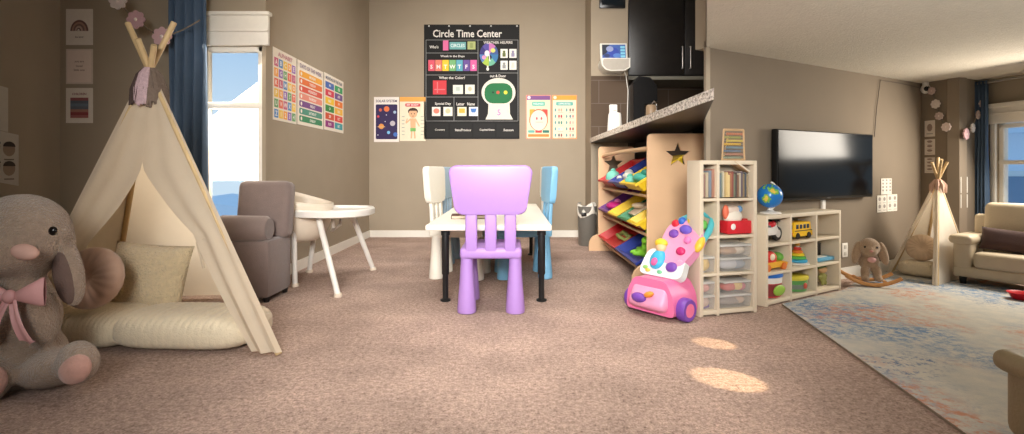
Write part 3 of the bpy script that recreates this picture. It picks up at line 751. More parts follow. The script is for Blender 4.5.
card(432, 107, 440.5, 116, (238, 226, 218), lambda f: f.ell(U(436.5), V(111), 3, 2.6, (226, 130, 110), 4)); card(443.5, 107, 452.5, 116, (240, 236, 222), lambda f: f.ell(U(448), V(111), 2.6, 2.6, (206, 200, 160), 4))
card(457.5, 107, 466.5, 116, (240, 232, 206), lambda f: f.rect(U(459), V(113), U(465), V(108.5), (230, 180, 70), 4)); card(469, 107, 478, 116, (236, 238, 240), lambda f: f.poly([(U(470.3), V(108.5)), (U(476.8), V(108.5)), (U(475.4), V(112.6)), (U(471.6), V(112.6))], (70, 120, 190), 4))
# weather dial
f = Flat(k_); dx, dy = U(489), V(54.5)
for k, c in enumerate([(88, 80, 160), (60, 56, 120), (90, 130, 190), (170, 196, 80), (110, 180, 150), (60, 120, 170), (70, 90, 150), (200, 120, 180)]):
    a0 = 90+k*45
    f.poly([(dx, dy)]+[(dx+9.3*math.cos(R(a0+q*9)), dy+11.5*math.sin(R(a0+q*9))) for q in range(6)], c, 3)
f.ell(dx-2, dy+1, 2.4, 3, (240, 240, 236), 4); f.ell(dx+1, dy-3, 1.8, 2.4, (50, 50, 60), 4); f.ell(dx+4, dy+4, 2.4, 2.2, (214, 220, 120), 4); f.ell(dx-5, dy-3, 2, 2, (230, 150, 190), 4)
f.line(dx, dy, dx+1, dy-7, .8, (240, 240, 240), 5); f.build('weather_dial', t)
for (x, y, c) in ((500.5, 49, (100, 110, 60)), (509.3, 49, (150, 140, 170)), (500.5, 60.8, (150, 150, 150)), (509.3, 60.8, (214, 214, 204))):
    card(x, y, x+7.2, y+9, (236, 234, 226), lambda f, x=x, y=y, c=c: (f.ell(U(x+3.6), V(y+3), 1.3, 1.4, c, 4), f.rect(U(x+2), V(y+7.8), U(x+5.2), V(y+4.2), c, 4)))
f = Flat(k_); f.ell(U(487.7), V(69), 1.4, 1.8, (222, 222, 214), 3); f.ell(U(487.7), V(66.2), .9, 1, (222, 222, 214), 3); f.build('card', t)
# pale gumball-machine shaped card with green dome
f = Flat(k_); W8 = (228, 222, 206)
f.ell(U(498.5), V(92.5), 17, 14.5, W8, 3, 32); f.poly([(U(488.5), V(103)), (U(509.5), V(103)), (U(510), V(114)), (U(513), V(119.5)), (U(485.5), V(119.5)), (U(488), V(114))], W8, 3)
f.rrect(U(484.5), V(103.5), U(512.5), V(83.2), 8.5, (34, 112, 66), 4); 
for x, c, r_ in ((493, (30, 60, 44), 1), (498, (190, 90, 70), 1.7), (505.6, (220, 214, 70), 1.9)): f.ell(U(x), V(92.5), r_, r_, c, 5)
f.text('5', U(499), V(112.5), 6, (190, 130, 190), 4); f.build('number_machine_card', t)

# ---- solar system poster and body poster (left of the chart)
f, m, w_, h_ = art_at(374, 97, 399, 142, YB)
f.rect(0, 0, w_, h_, (238, 230, 222), 0).rrect(1.8, 2.8, 23.4, 37.6, 1.2, (52, 40, 84), 1).text('SOLAR SYSTEM', w_/2, 41, 2.6, (80, 66, 90), 2, 21)
for (x, y, r_, c) in ((12.7, 33, 2.8, (224, 120, 70)), (6.5, 32, 1.6, (200, 100, 80)), (20.8, 29.8, 1.5, (170, 190, 220)), (4.3, 25.5, 1.2, (210, 80, 90)), (18.6, 18.6, 2.6, (190, 180, 190)), (7.4, 15.6, 2.7, (226, 150, 80)), (14.6, 9.5, 1.6, (120, 180, 226)), (21.5, 7.5, 2.2, (70, 110, 190)), (12.4, 27, .5, (230, 230, 240)), (4, 7, .5, (230, 230, 240)), (11.2, 20.5, .5, (230, 230, 240))): f.ell(x, y, r_, r_, c, 2, 16)
f.ell(7.4, 15.2, 4, .7, (214, 170, 110), 3, 16)
tag(f.build('solar_system_poster', None, m), 'small purple solar system poster, leftmost on the back wall', 'poster', 'small learning posters beside the chart')
f, m, w_, h_ = art_at(399.8, 97, 425.6, 141, YB)
f.rect(0, 0, w_, h_, (238, 224, 198), 0).rect(0, h_-4.6, w_, h_, (236, 168, 84), 1).rrect(5.5, h_-9.6, 20.5, h_-6.4, .8, (206, 78, 84), 2).text('MY BODY', 13, h_-8, 2, (248, 226, 220), 3)
SK = (226, 180, 138)
f.ell(13.2, 27.5, 4.2, 4.6, SK, 2).ell(13.2, 29.6, 5, 3.6, (64, 42, 34), 1, 20).ell(13.2, 30.2, 4.6, 2.6, (64, 42, 34), 3, 20, 0, 180).ell(11.7, 27.2, .5, .6, (50, 40, 36), 3, 8).ell(14.7, 27.2, .5, .6, (50, 40, 36), 3, 8).ell(13.2, 25.1, 1.1, .6, (190, 80, 76), 3, 10, 180, 360)
f.poly([(10.4, 22.6), (16, 22.6), (15.8, 12.5), (10.8, 12.5)], SK, 2).line(10.8, 22, 6.2, 17.8, 1.3, SK, 2).line(6.2, 17.8, 7.6, 22.5, 1.1, SK, 2).line(15.6, 22, 19.6, 14.6, 1.3, SK, 2).rect(10.6, 9.6, 16, 13, (120, 180, 100), 3).line(12, 10, 11.6, 2.6, 1.5, SK, 2).line(14.6, 10, 15.2, 2.6, 1.5, SK, 2)
for k in range(6): f.rect(2, 24-k*3.6, 4.8, 24.6-k*3.6, (150, 160, 150), 1); f.rect(21, 24-k*3.6, 24, 24.6-k*3.6, (150, 160, 150), 1)
tag(f.build('body_poster', None, m), 'small cream poster of a boy in green shorts, touching the black chart', 'poster', 'small learning posters beside the chart')
f, m, w_, h_ = art_at(526, 95, 551, 139, YB)
f.rect(0, 0, w_, h_, (228, 150, 130), 0).rrect(.8, .8, w_-.8, h_-.8, 1.4, (240, 226, 190), 1).rect(.8, h_-5, w_-.8, h_-.8, (130, 84, 140), 2).ell(3, h_-2.6, 1.7, 1.7, (238, 220, 226), 3, 12).rrect(6, h_-11, 19, h_-6.6, 1, (110, 190, 170), 2).text('FEELINGS', 12.5, h_-8.8, 1.8, (232, 244, 238), 3)
f.ell(12.6, 19, 9.4, 11, (232, 120, 80), 2, 28).poly([(3.6, 22), (3.6, 29.5), (9, 29.8)], (236, 170, 70), 3).poly([(21.6, 22), (21.6, 29.5), (16, 29.8)], (216, 80, 70), 3).ell(12.6, 18.6, 8.4, 10.2, (240, 226, 206), 4, 28)
for x in (10.8, 15.4): f.ell(x, 20.5, .9, 1.5, (206, 84, 96), 5, 10)
f.rect(9.5, 16.6, 17, 17.1, (206, 140, 140), 5)
for k, c in enumerate([(110, 180, 170), (220, 70, 70), (50, 120, 110)]): f.rrect(2+k*7.3, 6.2, 8.6+k*7.3, 8.8, .6, c, 2)
f.rect(2, 2.2, w_-2, 4.8, (232, 140, 70), 2)
tag(f.build('feelings_poster', None, m), 'small poster with purple header and round pale face, right of the chart', 'poster', 'small learning posters beside the chart')
f, m, w_, h_ = art_at(552, 95, 577, 139, YB)
f.rect(0, 0, w_, h_, (232, 160, 110), 0).rrect(.8, .8, w_-.8, h_-.8, 1.4, (240, 228, 200), 1).rect(.8, h_-5, w_-.8, h_-.8, (238, 166, 70), 2).ell(3, h_-2.6, 1.7, 1.7, (240, 226, 206), 3, 12).rrect(4, h_-10.6, 21, h_-7, 1, (110, 184, 170), 2).text('OPPOSITES', 12.5, h_-8.8, 1.8, (232, 244, 238), 3)
for r_ in range(5):
    z = 29-r_*6.3
    for (x, c) in ((3.4, (110, 160, 160)), (7, [(226, 170, 150), (190, 70, 80), (70, 140, 130), (170, 200, 220), (80, 80, 90)][r_]), (9.4, [(226, 170, 150), (190, 70, 80), (70, 140, 130), (200, 210, 220), (150, 90, 80)][r_]), (14.6, (110, 160, 160)), (18.2, [(120, 110, 100), (90, 130, 150), (230, 160, 150), (190, 90, 90), (220, 150, 140)][r_]), (21, [(150, 110, 100), (200, 140, 130), (220, 190, 170), (170, 100, 90), (120, 150, 150)][r_])):
        f.ell(x, z, .9, 1.7, c, 2, 8)
    f.rect(5.5, z-2.7, 11.5, z-2.3, (170, 160, 150), 2); f.rect(16.5, z-2.7, 22.5, z-2.3, (170, 160, 150), 2)
tag(f.build('word_picture_poster', None, m), 'small poster with orange header and rows of tiny pictures, rightmost on back wall', 'poster', 'small learning posters beside the chart')

# ================================================================== CHILDREN'S TABLE AND CHAIRS
tt = M('white_tabletop', (236, 230, 216), .4, var=.02)
blk = M('black_metal', (26, 26, 27), .4)
TX0, TX1, TY0, TY1 = -.644, .296, 3.85, 6.3
t = thing('activity_table', 'white children\'s table with black legs behind the purple chair', 'table', ((TX0+TX1)/2, (TY0+TY1)/2, 0))
B().box(tt, (0, 0, .57), (TX1-TX0, TY1-TY0, .044), .012, 3).build('tabletop', t)
for x in (-.508-(TX0+TX1)/2, .225-(TX0+TX1)/2):
    for y in (3.97-(TY0+TY1)/2, 6.12-(TY0+TY1)/2):
        B().lathe(blk, [(.036, .0), (.04, .004), (.04, .014), (.022, .022), (.022, .2), (.028, .21), (.028, .5), (.034, .505), (.034, .55)], (x, y, 0), 18).build('leg', t)
def small_chair(label, c, rz, rgb, back=None):
    m = M('chair_plastic_%d_%d' % (rgb[0], rgb[2]), rgb, .42, var=.015, spec=.45)
    t = thing('childrens_chair', label, 'chair', c, rz, 'plastic chairs around the children\'s table')
    B().box(m, (0, 0, .422), (.43, .50, .076), .022, 3).build('seat', t)
    for x in (-.17, .17):
        for y in (-.19, .19):
            B().lathe(m, [(.0, .0), (.056, .0), (.066, .006), (.067, .03), (.06, .12), (.049, .25), (.042, .4)], (x, y, 0), 20).build('leg', t)
    tilt = Matrix.Translation((0, -.232, .44)) @ Matrix.Rotation(R(3), 4, 'X')
    for x in (-.135, .0, .135): B().box(m, (x, 0, .13), (.082, .036, .3), .012, 3).build('back_slat', t, tilt)
    pr = []
    zb, ztp, hb_, ht = .255, .59, .25, .288
    for (cx, cz, a0, r_) in ((ht-.05, ztp-.05, 0, .05), (-ht+.05, ztp-.05, 90, .05), (-hb_+.055, zb+.055, 180, .055), (hb_-.055, zb+.055, 270, .055)):
        for q in range(7): pr.append((cx+r_*math.cos(R(a0+q*15)), cz+r_*math.sin(R(a0+q*15))))
    pr2 = [(p[0], p[1]+.012*(1-(p[0]/ht)**2)*(1 if p[1] > .45 else 0)) for p in pr]
    bb = B().prism(m, pr2, -.03, .03)
    es = [e for e in bb.bm.edges if abs(e.verts[0].co.y-e.verts[1].co.y) < 1e-6]
    bmesh.ops.bevel(bb.bm, geom=es, offset=.014, segments=3, affect='EDGES', profile=.5)
    bb.build('backrest', t, tilt, ang=50); return t
small_chair('light purple plastic chair in front of the table, back to viewer', (-.147, 3.84, 0), 0, (168, 130, 198))
small_chair('white plastic chair at left side of the table, nearest corner', (-.485, 4.935, 0), R(-98), (236, 230, 216))
small_chair('dull blue plastic chair at left of table, behind white one', (-.47, 5.70, 0), R(-95), (150, 176, 196))
small_chair('sky blue plastic chair at right side of table, nearest', (.10, 4.95, 0), R(96), (128, 188, 226))
small_chair('white plastic chair at right of table, behind the sky blue one', (.125, 5.68, 0), R(96), (232, 228, 220))
bkm = C_((96, 66, 52), .6)
t = thing('closed_book', 'brown book lying on the white table behind the purple backrest', 'book', (at(470, 0, 4.5).x, 4.42, .592), R(4))
B().box(bkm, (0, 0, .016), (.3, .2, .03), .004).build('cover', t); B().box(C_((220, 206, 180), .8), (.004, -.004, .016), (.294, .2, .02)).build('pages', t)

# ================================================================== KITCHEN END
gr = bpy.data.materials.new('granite'); gr.use_nodes = True; nt = gr.node_tree; b = nt.nodes['Principled BSDF']; tc = nt.nodes.new('ShaderNodeTexCoord')
nz = nt.nodes.new('ShaderNodeTexNoise'); nz.inputs['Scale'].default_value = 55; nz.inputs['Detail'].default_value = 6; nz.inputs['Roughness'].default_value = .8
mpn = nt.nodes.new('ShaderNodeMapping'); mpn.inputs['Scale'].default_value = (1, .5, 1); nt.links.new(tc.outputs['Object'], mpn.inputs['Vector'])
nt.links.new(mpn.outputs['Vector'], nz.inputs['Vector']); rp = nt.nodes.new('ShaderNodeValToRGB'); nt.links.new(nz.outputs['Fac'], rp.inputs['Fac'])
rp.color_ramp.elements[0].position = .38; rp.color_ramp.elements[0].color = lin((96, 90, 86))+(1,); rp.color_ramp.elements[1].position = .58; rp.color_ramp.elements[1].color = lin((240, 232, 222))+(1,)
e = rp.color_ramp.elements.new(.49); e.color = lin((196, 188, 180))+(1,)
nt.links.new(rp.outputs['Color'], b.inputs['Base Color']); b.inputs['Roughness'].default_value = .25
t = thing('kitchen_counter', 'long grey granite counter on a dark base above the toy bins', 'counter', (1.3, 5.0, 0)); o = t.location
poly = [(1.08, YR-.02), (1.08, 2.78), (A0.x-.02, A0.y-.03), (A0.x+.25, A0.y+.35), (2.2, 5.4), (2.2, YR-.02)]
bb = B(); i = bb.mi(gr); lo = [bb.bm.verts.new((p[0]-o.x, p[1]-o.y, 1.378)) for p in poly]; hi = [bb.bm.verts.new((p[0]-o.x, p[1]-o.y, 1.44)) for p in poly]
j_ = bb.mi(dark_cab); bb.bm.faces.new(lo).material_index = j_; bb.bm.faces.new(hi)
for k in range(6): bb.bm.faces.new((lo[k], lo[(k+1) % 6], hi[(k+1) % 6], hi[k]))
bb.build('countertop', t, smooth=False)
B().box(dark_cab, (1.9-o.x, 6.02-o.y, .685), (.42, 2.3, 1.37), .004).build('base_panel', t)
# upper cabinets
YU = 7.2
ux0 = at(629, 0, YU).x; ud = at(685, 0, YU).x; uz = at(0, 75, YU).z
t = thing('upper_cabinet', 'black two-door upper cabinet above the dark kitchen splashback', 'cabinet', ((ux0+ud)/2, YU, 0)); o = t.location
B().box(dark_cab, (ud-o.x, .42, uz+.6), (2*(ud-ux0), .74, 1.2)).build('carcass', t)
B().box(C_((120, 116, 104), .6), (ud-o.x, .40, uz-.03), (2*(ud-ux0), .7, .05)).build('light_rail', t)
for (x0, x1, hx) in ((ux0, ud-.004, at(682, 0, YU).x), (ud+.004, 2*ud-ux0, at(690, 0, YU).x)):
    d = B().box(dark_cab, ((x0+x1)/2-o.x, .035, uz+.6), (x1-x0-.006, .03, 1.19), .004).build('door', t)
    B().tube(M('brushed_steel', (190, 186, 178), .3, 1), [(hx-o.x, -.0, uz+.09), (hx-o.x, -.03, uz+.09), (hx-o.x, -.03, uz+.39), (hx-o.x, -.0, uz+.39)], .011, 10).build('handle', d)
# wall tablet and its shelf
wpl = C_((226, 222, 212), .45)
YD = YR-.12
t = thing('wall_shelf', 'small rounded white shelf on the wall under the smart display', 'shelf', at(613, 62, YR)); o = t.location
k = YR/F; prf = [(-14, 0), (13, 0), (13, -9), (8, -12), (-6, -12.5), (-11, -11), (-14.5, -7), (-15, -3)]
B().prism(wpl, [(p[0]*k, p[1]*k) for p in prf], -.26, -.001).build('shelf_body', t); 
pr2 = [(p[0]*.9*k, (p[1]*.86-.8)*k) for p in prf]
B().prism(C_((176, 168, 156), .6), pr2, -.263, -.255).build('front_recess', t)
t = thing('smart_display', 'white smart display with blue picture on the little wall shelf', 'tablet', at(614, 62, YD)); o = t.location
T = Matrix.Rotation(R(-12), 4, 'X')
B().box(wpl, (0, 0, 10*k), (27*k, .04, 19*k), .012, 3).build('casing', t, T)
f = Flat(k); f.rect(-11.6, 3, 11.6, 17.6, (70, 100, 170), 0).poly([(-11.6, 17.6), (-4, 17.6), (-7, 9), (-11.6, 6)], (50, 56, 70), 1).ell(0, 9, 5, 5.5, (60, 80, 170), 1).ell(-4, 13, 3.6, 3, (150, 160, 200), 2).ell(3, 6, 4, 2.4, (90, 130, 200), 2).ell(-7, 6, 3, 2, (60, 70, 110), 2)
for z in (14.6, 11.4, 8.2, 5): f.rrect(6.4, z-1.1, 11, z+1.3, .5, (130, 200, 226), 3)
o2 = f.build('screen', t, T @ Matrix.Translation((0, -.022, 0)))
for mt in o2.data.materials:
    bs = mt.node_tree.nodes['Principled BSDF']
t = thing('power_cord', 'white cord hanging from the wall shelf down to the counter', 'cord', at(626, 74, YR-.04)); o = t.location
B().tube(wpl, [at(624, 70, YR-.2)-o, at(626, 76, YR-.1)-o, at(628, 90, YR-.06)-o, at(627.5, 110, YR-.05)-o, at(627, 132, YR-.04)-o], .007, 6).build('wire', t)
t = thing('wall_screen', 'black wall panel high above the smart display at picture top', 'screen', at(612, 8, YR)); 
B().box(C_((30, 32, 34), .25), (0, -.02, .1), (26*k, .035, .22), .01).build('casing', t); B().box(C_((22, 30, 36), .1), (0, -.04, .11), (21*k, .004, .16)).build('screen', t)
# white humidifier-like bottle near the counter edge, coffee maker, jar
cz = 1.441
t = thing('bottle_warmer', 'white tapered appliance with upright cap on the counter end', 'appliance', (1.225, 6.2, cz)); k = 6.2/F
B().lathe(wp, [(.0, 0), (7.4*k, 0), (7.6*k, .5*k), (6.9*k, 10*k), (6.3*k, 18.5*k), (5.6*k, 20*k), (0, 20.2*k)], seg=28).build('body', t)
B().box(C_((222, 220, 214), .4), (-1.6*k, 0, 24*k), (7.6*k, 4*k, 8.5*k), .008).build('cap', t)
f = Flat(k); f.text('mini', -1.6, 21.7, 1.4, (120, 120, 118), 0).text('baby', 0, 6, 1.6, (150, 150, 148), 0); f.build('lettering', t, Matrix.Translation((0, -7.7*k, 0)))
t = thing('coffee_maker', 'black pod coffee maker under the upper cabinets', 'coffee maker', (1.765, 6.98, cz)); k = 7.0/F*1.38
bm_ = C_((18, 18, 19), .3)
B().prism(bm_, [(-9*k, 0), (9*k, 0), (9*k, 4*k), (-1*k, 5*k), (-1*k, 23*k), (8*k, 25*k), (8*k, 36*k), (3*k, 42*k), (-5*k, 43*k), (-9*k, 38*k)], -.13, .13).build('body', t)
B().lathe(M('chrome', (190, 192, 196), .15, 1), [(.0, 0), (.035, 0), (.045, .05), (.03, .09), (0, .09)], (4*k, -.05, 17*k), 16).build('spout', t)
t = thing('glass_jar', 'small brown jar with wire clip right of the coffee maker', 'jar', (at(651, 0, 4.5).x, 4.5, cz)); k = 4.5/F
B().lathe(C_((150, 126, 100), .3), [(0, 0), (4.5*k, 0), (5*k, 1*k), (5*k, 12*k), (4*k, 14*k), (0, 14*k)], seg=20).build('jar_body', t)
B().tube(M('chrome', (190, 192, 196), .15, 1), [(0, 0, 14*k), (3*k, 0, 18*k), (5.5*k, 0, 15*k), (6*k, 0, 8*k)], .006, 6).build('wire_clip', t)
# bin behind the rack
tg = M('smoky_plastic', (128, 124, 116), .3, trans=.3, var=.04)
t = thing('waste_bin', 'grey waste bin with white liner beside the toy rack', 'bin', (1.0, 6.92, 0))
B().lathe(tg, [(0, 0), (.11, 0), (.115, .01), (.13, .52), (.128, .52), (.11, .02), (0, .02)], seg=28).build('body', t)
lb = B(); lb.grid(M('white_bag', (222, 216, 204), .7, bump=.5, scale=20), lambda u, v: Vector((math.cos(2*math.pi*u)*(.133+.02*math.sin(u*40)*v-.03*v*v), math.sin(2*math.pi*u)*(.133+.02*math.sin(u*40)*v-.03*v*v), .4+.14*v+.03*math.sin(u*17))), 40, 8, cu=True); lb.build('liner', t)
B().box(C_((30, 28, 27), .4), (-.06, -.125, .42), (.07, .03, .05), .01).build('latch', t)

# ================================================================== TOY RACK WITH BINS
ply = M('birch_plywood', (220, 182, 142), .55, var=.05, scale=4, bump=.04)
RN, RFAR = 4.42, 6.45
t = thing('toy_rack', 'birch plywood toy bin rack with star cut-outs under the counter', 'toy rack', (1.35, 5.4, 0)); o = t.location
def rounded(pts, r=.03):
    out = []
    n = len(pts)
    for k in range(n):
        p = Vector(pts[k]); a_ = (Vector(pts[k-1])-p); b_ = (Vector(pts[(k+1) % n])-p)
        rr = min(r, a_.length*.45, b_.length*.45); p0 = p+a_.normalized()*rr; p1 = p+b_.normalized()*rr
        for q in range(5):
            w_ = q/4; out.append(tuple((p0*(1-w_)+p*w_)*(1-w_)+(p*(1-w_)+p1*w_)*w_))
    return out
def panel(x0, x1, top, y, sx, sz, sr, fx):
    foot = [(x0, .2)]+[(x0-(x0-fx)*math.sin(R(a)), .2-(.13)*(1-math.cos(R(a)))) for a in (15, 35, 55, 75)]+[(fx, .04), (fx, .0), (fx+.05, .0)]
    pts = [(x1, 0), (x1, top), (x0, top)]+foot
    out = rounded([pts[0], pts[1], pts[2]], .001)
    outer = [(x1, 0)]+rounded([(x1, 0), (x1, top), (x0, top), (x0, 0)], .04)[5:15]+foot
    return holed('side_panel', ply, [(a-o.x, b_) for a, b_ in outer], [[(a-o.x, b_) for a, b_ in star(sx, sz, sr)]], .022, t, Matrix.Translation((0, y-o.y, 0)))
panel(1.151, 1.655, at(0, 134, RN).z, RN, at(677.5, 0, RN).x, at(0, 155, RN).z, .118, 1.02)
panel(1.075, 1.515, at(0, 147, RFAR).z, RFAR, at(613.5, 0, RFAR).x, at(0, 164, RFAR).z, .135, .955)
p0, p1 = at(603, 156, RFAR-.01)-o, at(650, 148.5, RN+.01)-o
B().tube(ply, [p0, p0.lerp(p1, .5)+Vector((0, 0, .012)), p1], .022, 12).build('top_rail', t)
# tiers: lip line in front, rising towards the back
tiers = [(.82, .07), (.485, .06), (.15, .06)]
XF, XBk = 1.13, 1.56
rise = .27
for z, _ in tiers:
    for (x, dz) in ((XF+.03, -.045), (XBk-.03, rise-.05)):
        B().tube(ply, [(x-o.x-.03, RFAR-.01-o.y, z+dz), (x-o.x, RN+.01-o.y, z+dz)], .014, 8).build('dowel', t)
def toy_bin(label, ti, y0, y1, rgb):
    z, hgt = tiers[ti]; dpt = .46
    tr = Matrix.Translation((XF-.012, (y0+y1)/2, z-.02)) @ Matrix.Rotation(R(-31), 4, 'Y')
    th = thing('toy_bin', label, 'bin', group='sloping plastic bins in the toy rack', mat=tr)
    m = C_(rgb, .4); bb = B(); W_ = (y1-y0)-.02; hh = hgt+.03
    def rim(s_, h_): return [(.03*(1-h_/hh)+ (1-s_)*.0, -W_/2*s_*(.88+.12*h_/hh), h_), (dpt-.03*(1-h_/hh), -W_/2*s_*(.88+.12*h_/hh), h_), (dpt-.03*(1-h_/hh), W_/2*s_*(.88+.12*h_/hh), h_), (.03*(1-h_/hh), W_/2*s_*(.88+.12*h_/hh), h_)]
    i = bb.mi(m)
    rings = [rim(1, 0), rim(1, hh)]
    lipo = [(p[0]+(-.02 if k in (0, 3) else .02), p[1]+(-.012 if k in (0, 1) else .012), hh) for k, p in enumerate(rim(1, hh))]
    lipd = [(p[0], p[1], hh-.02) for p in lipo]
    inn = [(p[0]+(.006 if k in (0, 3) else -.006), p[1]+(.006 if k in (0, 1) else -.006), hh) for k, p in enumerate(rim(1, hh))]
    bot = [(p[0]+(.006 if k in (0, 3) else -.006), p[1]+(.006 if k in (0, 1) else -.006), .008) for k, p in enumerate(rim(1, 0))]
    seqs = [lipd, lipo, inn, bot]; vs = [[bb.bm.verts.new(p) for p in q] for q in seqs]
    for a_, b_ in zip(vs, vs[1:]):
        for k in range(4): bb.bm.faces.new((a_[k], a_[(k+1) % 4], b_[(k+1) % 4], b_[k])).material_index = i
    bb.bm.faces.new(vs[-1])
    ov = [[bb.bm.verts.new(p) for p in q] for q in (rim(1, hh-.005), rim(1, 0))]
    for k in range(4): bb.bm.faces.new((ov[0][k], ov[0][(k+1) % 4], ov[1][(k+1) % 4], ov[1][k]))
    bb.bm.faces.new(ov[1]); bb.build('bin_body', th, smooth=False); return th
def in_bin(ti, y, u, h_=.05):
    """point above the sloping floor of a bin, u metres up the slope"""
    z, hg = tiers[ti]; T = Matrix.Translation((XF-.012, y, z-.02)) @ Matrix.Rotation(R(-31), 4, 'Y'); return T @ Vector((u, 0, h_))
RED, BLU, YEL, GRN, PUR = (196, 36, 40), (38, 56, 140), (236, 200, 44), (30, 128, 76), (110, 52, 130)
toy_bin('red toy bin at the far end of the top tier', 0, 5.72, 6.38, RED); toy_bin('dark blue toy bin in the middle of the top tier', 0, 5.12, 5.71, BLU); toy_bin('yellow toy bin on the top tier nearest the front star panel', 0, 4.46, 5.11, YEL)
toy_bin('purple toy bin at the far end of the middle tier', 1, 5.78, 6.38, PUR); toy_bin('yellow toy bin on middle tier, between purple and green bins', 1, 5.24, 5.77, YEL); toy_bin('green toy bin holding a cream tray on the middle tier', 1, 4.80, 5.23, GRN); toy_bin('yellow toy bin on the middle tier against front panel', 1, 4.46, 4.79, YEL)
toy_bin('large red toy bin at the far end of the bottom tier', 2, 5.36, 6.38, RED); toy_bin('large dark blue toy bin on the bottom tier', 2, 4.46, 5.35, BLU)
def lump(name, label, cat, p, parts, group=None):
    th = thing(name, label, cat, p, 0, group)
    for k, (nm, rgb, c, r_) in enumerate(parts):
        B().ell(C_(rgb, .5), c, r_, 14, 10).build(nm, th)
    return th
lump('toy_ball', 'mint green toy ball in the red top bin', 'toy', in_bin(0, 6.0, .1, 0.070), [('ball', (126, 206, 186), (0, 0, 0), (.085, .085, .085)), ('knob', (106, 190, 170), (0, 0, .08), (.03, .03, .03))])
lump('toy_car', 'white and grey toy lying in the blue top bin', 'toy', in_bin(0, 5.42, .16, 0.060), [('body', (226, 220, 206), (0, 0, 0), (.07, .12, .045)), ('cabin', (190, 186, 180), (0, .02, .04), (.045, .06, .035))])
lump('toy_car', 'small blue toy in front of blue top bin', 'toy', in_bin(0, 5.5, .06, 0.055), [('body', (60, 84, 150), (0, 0, 0), (.05, .1, .04)), ('cabin', (220, 216, 206), (0, .02, .035), (.03, .04, .03))])
lump('toy_block', 'teal toy heap in the yellow top bin', 'toy', in_bin(0, 4.72, .12, 0.080), [('body', (70, 170, 150), (0, 0, 0), (.08, .15, .05)), ('head', (50, 140, 120), (.02, -.08, .04), (.05, .06, .04))])
lump('toy_block', 'light teal toy at the front lip of the yellow top bin', 'toy', in_bin(0, 4.98, .07, 0.070), [('body', (110, 196, 176), (0, 0, 0), (.06, .08, .045)), ('head', (90, 180, 160), (0, .05, .04), (.03, .03, .03))])
lump('toy_handset', 'magenta toy heap in the purple middle bin', 'toy', in_bin(1, 6.05, .13, 0.060), [('body', (206, 44, 130), (0, 0, 0), (.1, .14, .05)), ('head', (226, 120, 180), (.04, .05, .04), (.04, .05, .04))])
th = thing('tray', 'cream toy tray lying in the green middle bin', 'tray', in_bin(1, 5.01, .2, 0.070)); B().box(C_((222, 200, 170), .6), (0, 0, 0), (.24, .26, .03), .01, 2, Matrix.Rotation(R(-31), 4, 'Y')).build('tray_body', th); B().ell(C_((204, 180, 150), .6), (-.02, 0, .03), (.08, .08, .03)).build('ball', th)
th = thing('toy_string', 'orange and green toy string heaped in the red bottom bin', 'toy', in_bin(2, 5.62, .16, 0.055))
B().tube(C_((150, 160, 90), .6), [(.1*math.cos(a*.7)*(1-.05*a), .16*math.sin(a*.7), .02*math.sin(a*1.9)+.012*a*.3) for a in range(16)], .02, 8).build('string', th)
B().ell(C_((206, 120, 80), .6), (.02, .02, .03), (.06, .07, .03)).build('bead', th)
th = thing('toy_dinosaur', 'bright green toy dinosaur in the blue bottom bin', 'toy', in_bin(2, 4.78, .14, 0.055))
gn = C_((130, 200, 50), .5)
blob('body', gn, [((0, 0, 0), (.06, .11, .05)), ((-.01, -.1, .07), (.035, .04, .06)), ((-.02, -.14, .12), (.035, .055, .035)), ((0, .14, .0), (.03, .09, .025)), ((-.06, -.04, -.01), (.06, .025, .025)), ((-.06, .06, -.01), (.06, .025, .025))], th, .012, 3)
B().tube(gn, [(.04, -.1+.16*math.cos(a*.45), .1+.12*math.sin(a*.45)) for a in range(8)], .02, 8).build('tail', th)
# ================================================================== RIGHT: RUG, SHELVES, TELEVISION, SOFA
rg = bpy.data.materials.new('distressed_rug'); rg.use_nodes = True; nt = rg.node_tree; b = nt.nodes['Principled BSDF']; b.inputs['Roughness'].default_value = .95; b.inputs['Specular IOR Level'].default_value = .05
tc = nt.nodes.new('ShaderNodeTexCoord')
def nn(scale, det, rough=.7, off=0):
    mp = nt.nodes.new('ShaderNodeMapping'); mp.inputs['Location'].default_value = (off, off*.7, 0); nt.links.new(tc.outputs['Object'], mp.inputs['Vector'])
    n = nt.nodes.new('ShaderNodeTexNoise'); n.inputs['Scale'].default_value = scale; n.inputs['Detail'].default_value = det; n.inputs['Roughness'].default_value = rough
    nt.links.new(mp.outputs['Vector'], n.inputs['Vector']); return n.outputs['Fac']
def ramp(fac, p0, p1):
    r = nt.nodes.new('ShaderNodeValToRGB'); r.color_ramp.elements[0].position = p0; r.color_ramp.elements[1].position = p1; nt.links.new(fac, r.inputs['Fac']); return r.outputs['Color']
def mul(a, b_):
    m = nt.nodes.new('ShaderNodeMath'); m.operation = 'MULTIPLY'; nt.links.new(a, m.inputs[0]); nt.links.new(b_, m.inputs[1]); return m.outputs[0]
def mixc(fac, a, b_):
    m = nt.nodes.new('ShaderNodeMix'); m.data_type = 'RGBA'; nt.links.new(fac, m.inputs['Factor'])
    for nm, v in (('A', a), ('B', b_)):
        if isinstance(v, tuple): m.inputs[nm].default_value = v+(1,)
        else: nt.links.new(v, m.inputs[nm])
    return m.outputs['Result']
base = mixc(ramp(nn(9, 5), .35, .65), lin((206, 200, 186)), lin((186, 186, 180)))
fine = ramp(nn(22, 6, .8, 3), .44, .58)
c1 = mixc(mul(ramp(nn(1.15, 2, .5, 7.3), .44, .58), fine), base, lin((112, 140, 172)))
c2 = mixc(mul(ramp(nn(1.5, 2, .5, 15), .52, .64), ramp(nn(16, 6, .8, 9), .46, .6)), c1, lin((196, 142, 118)))
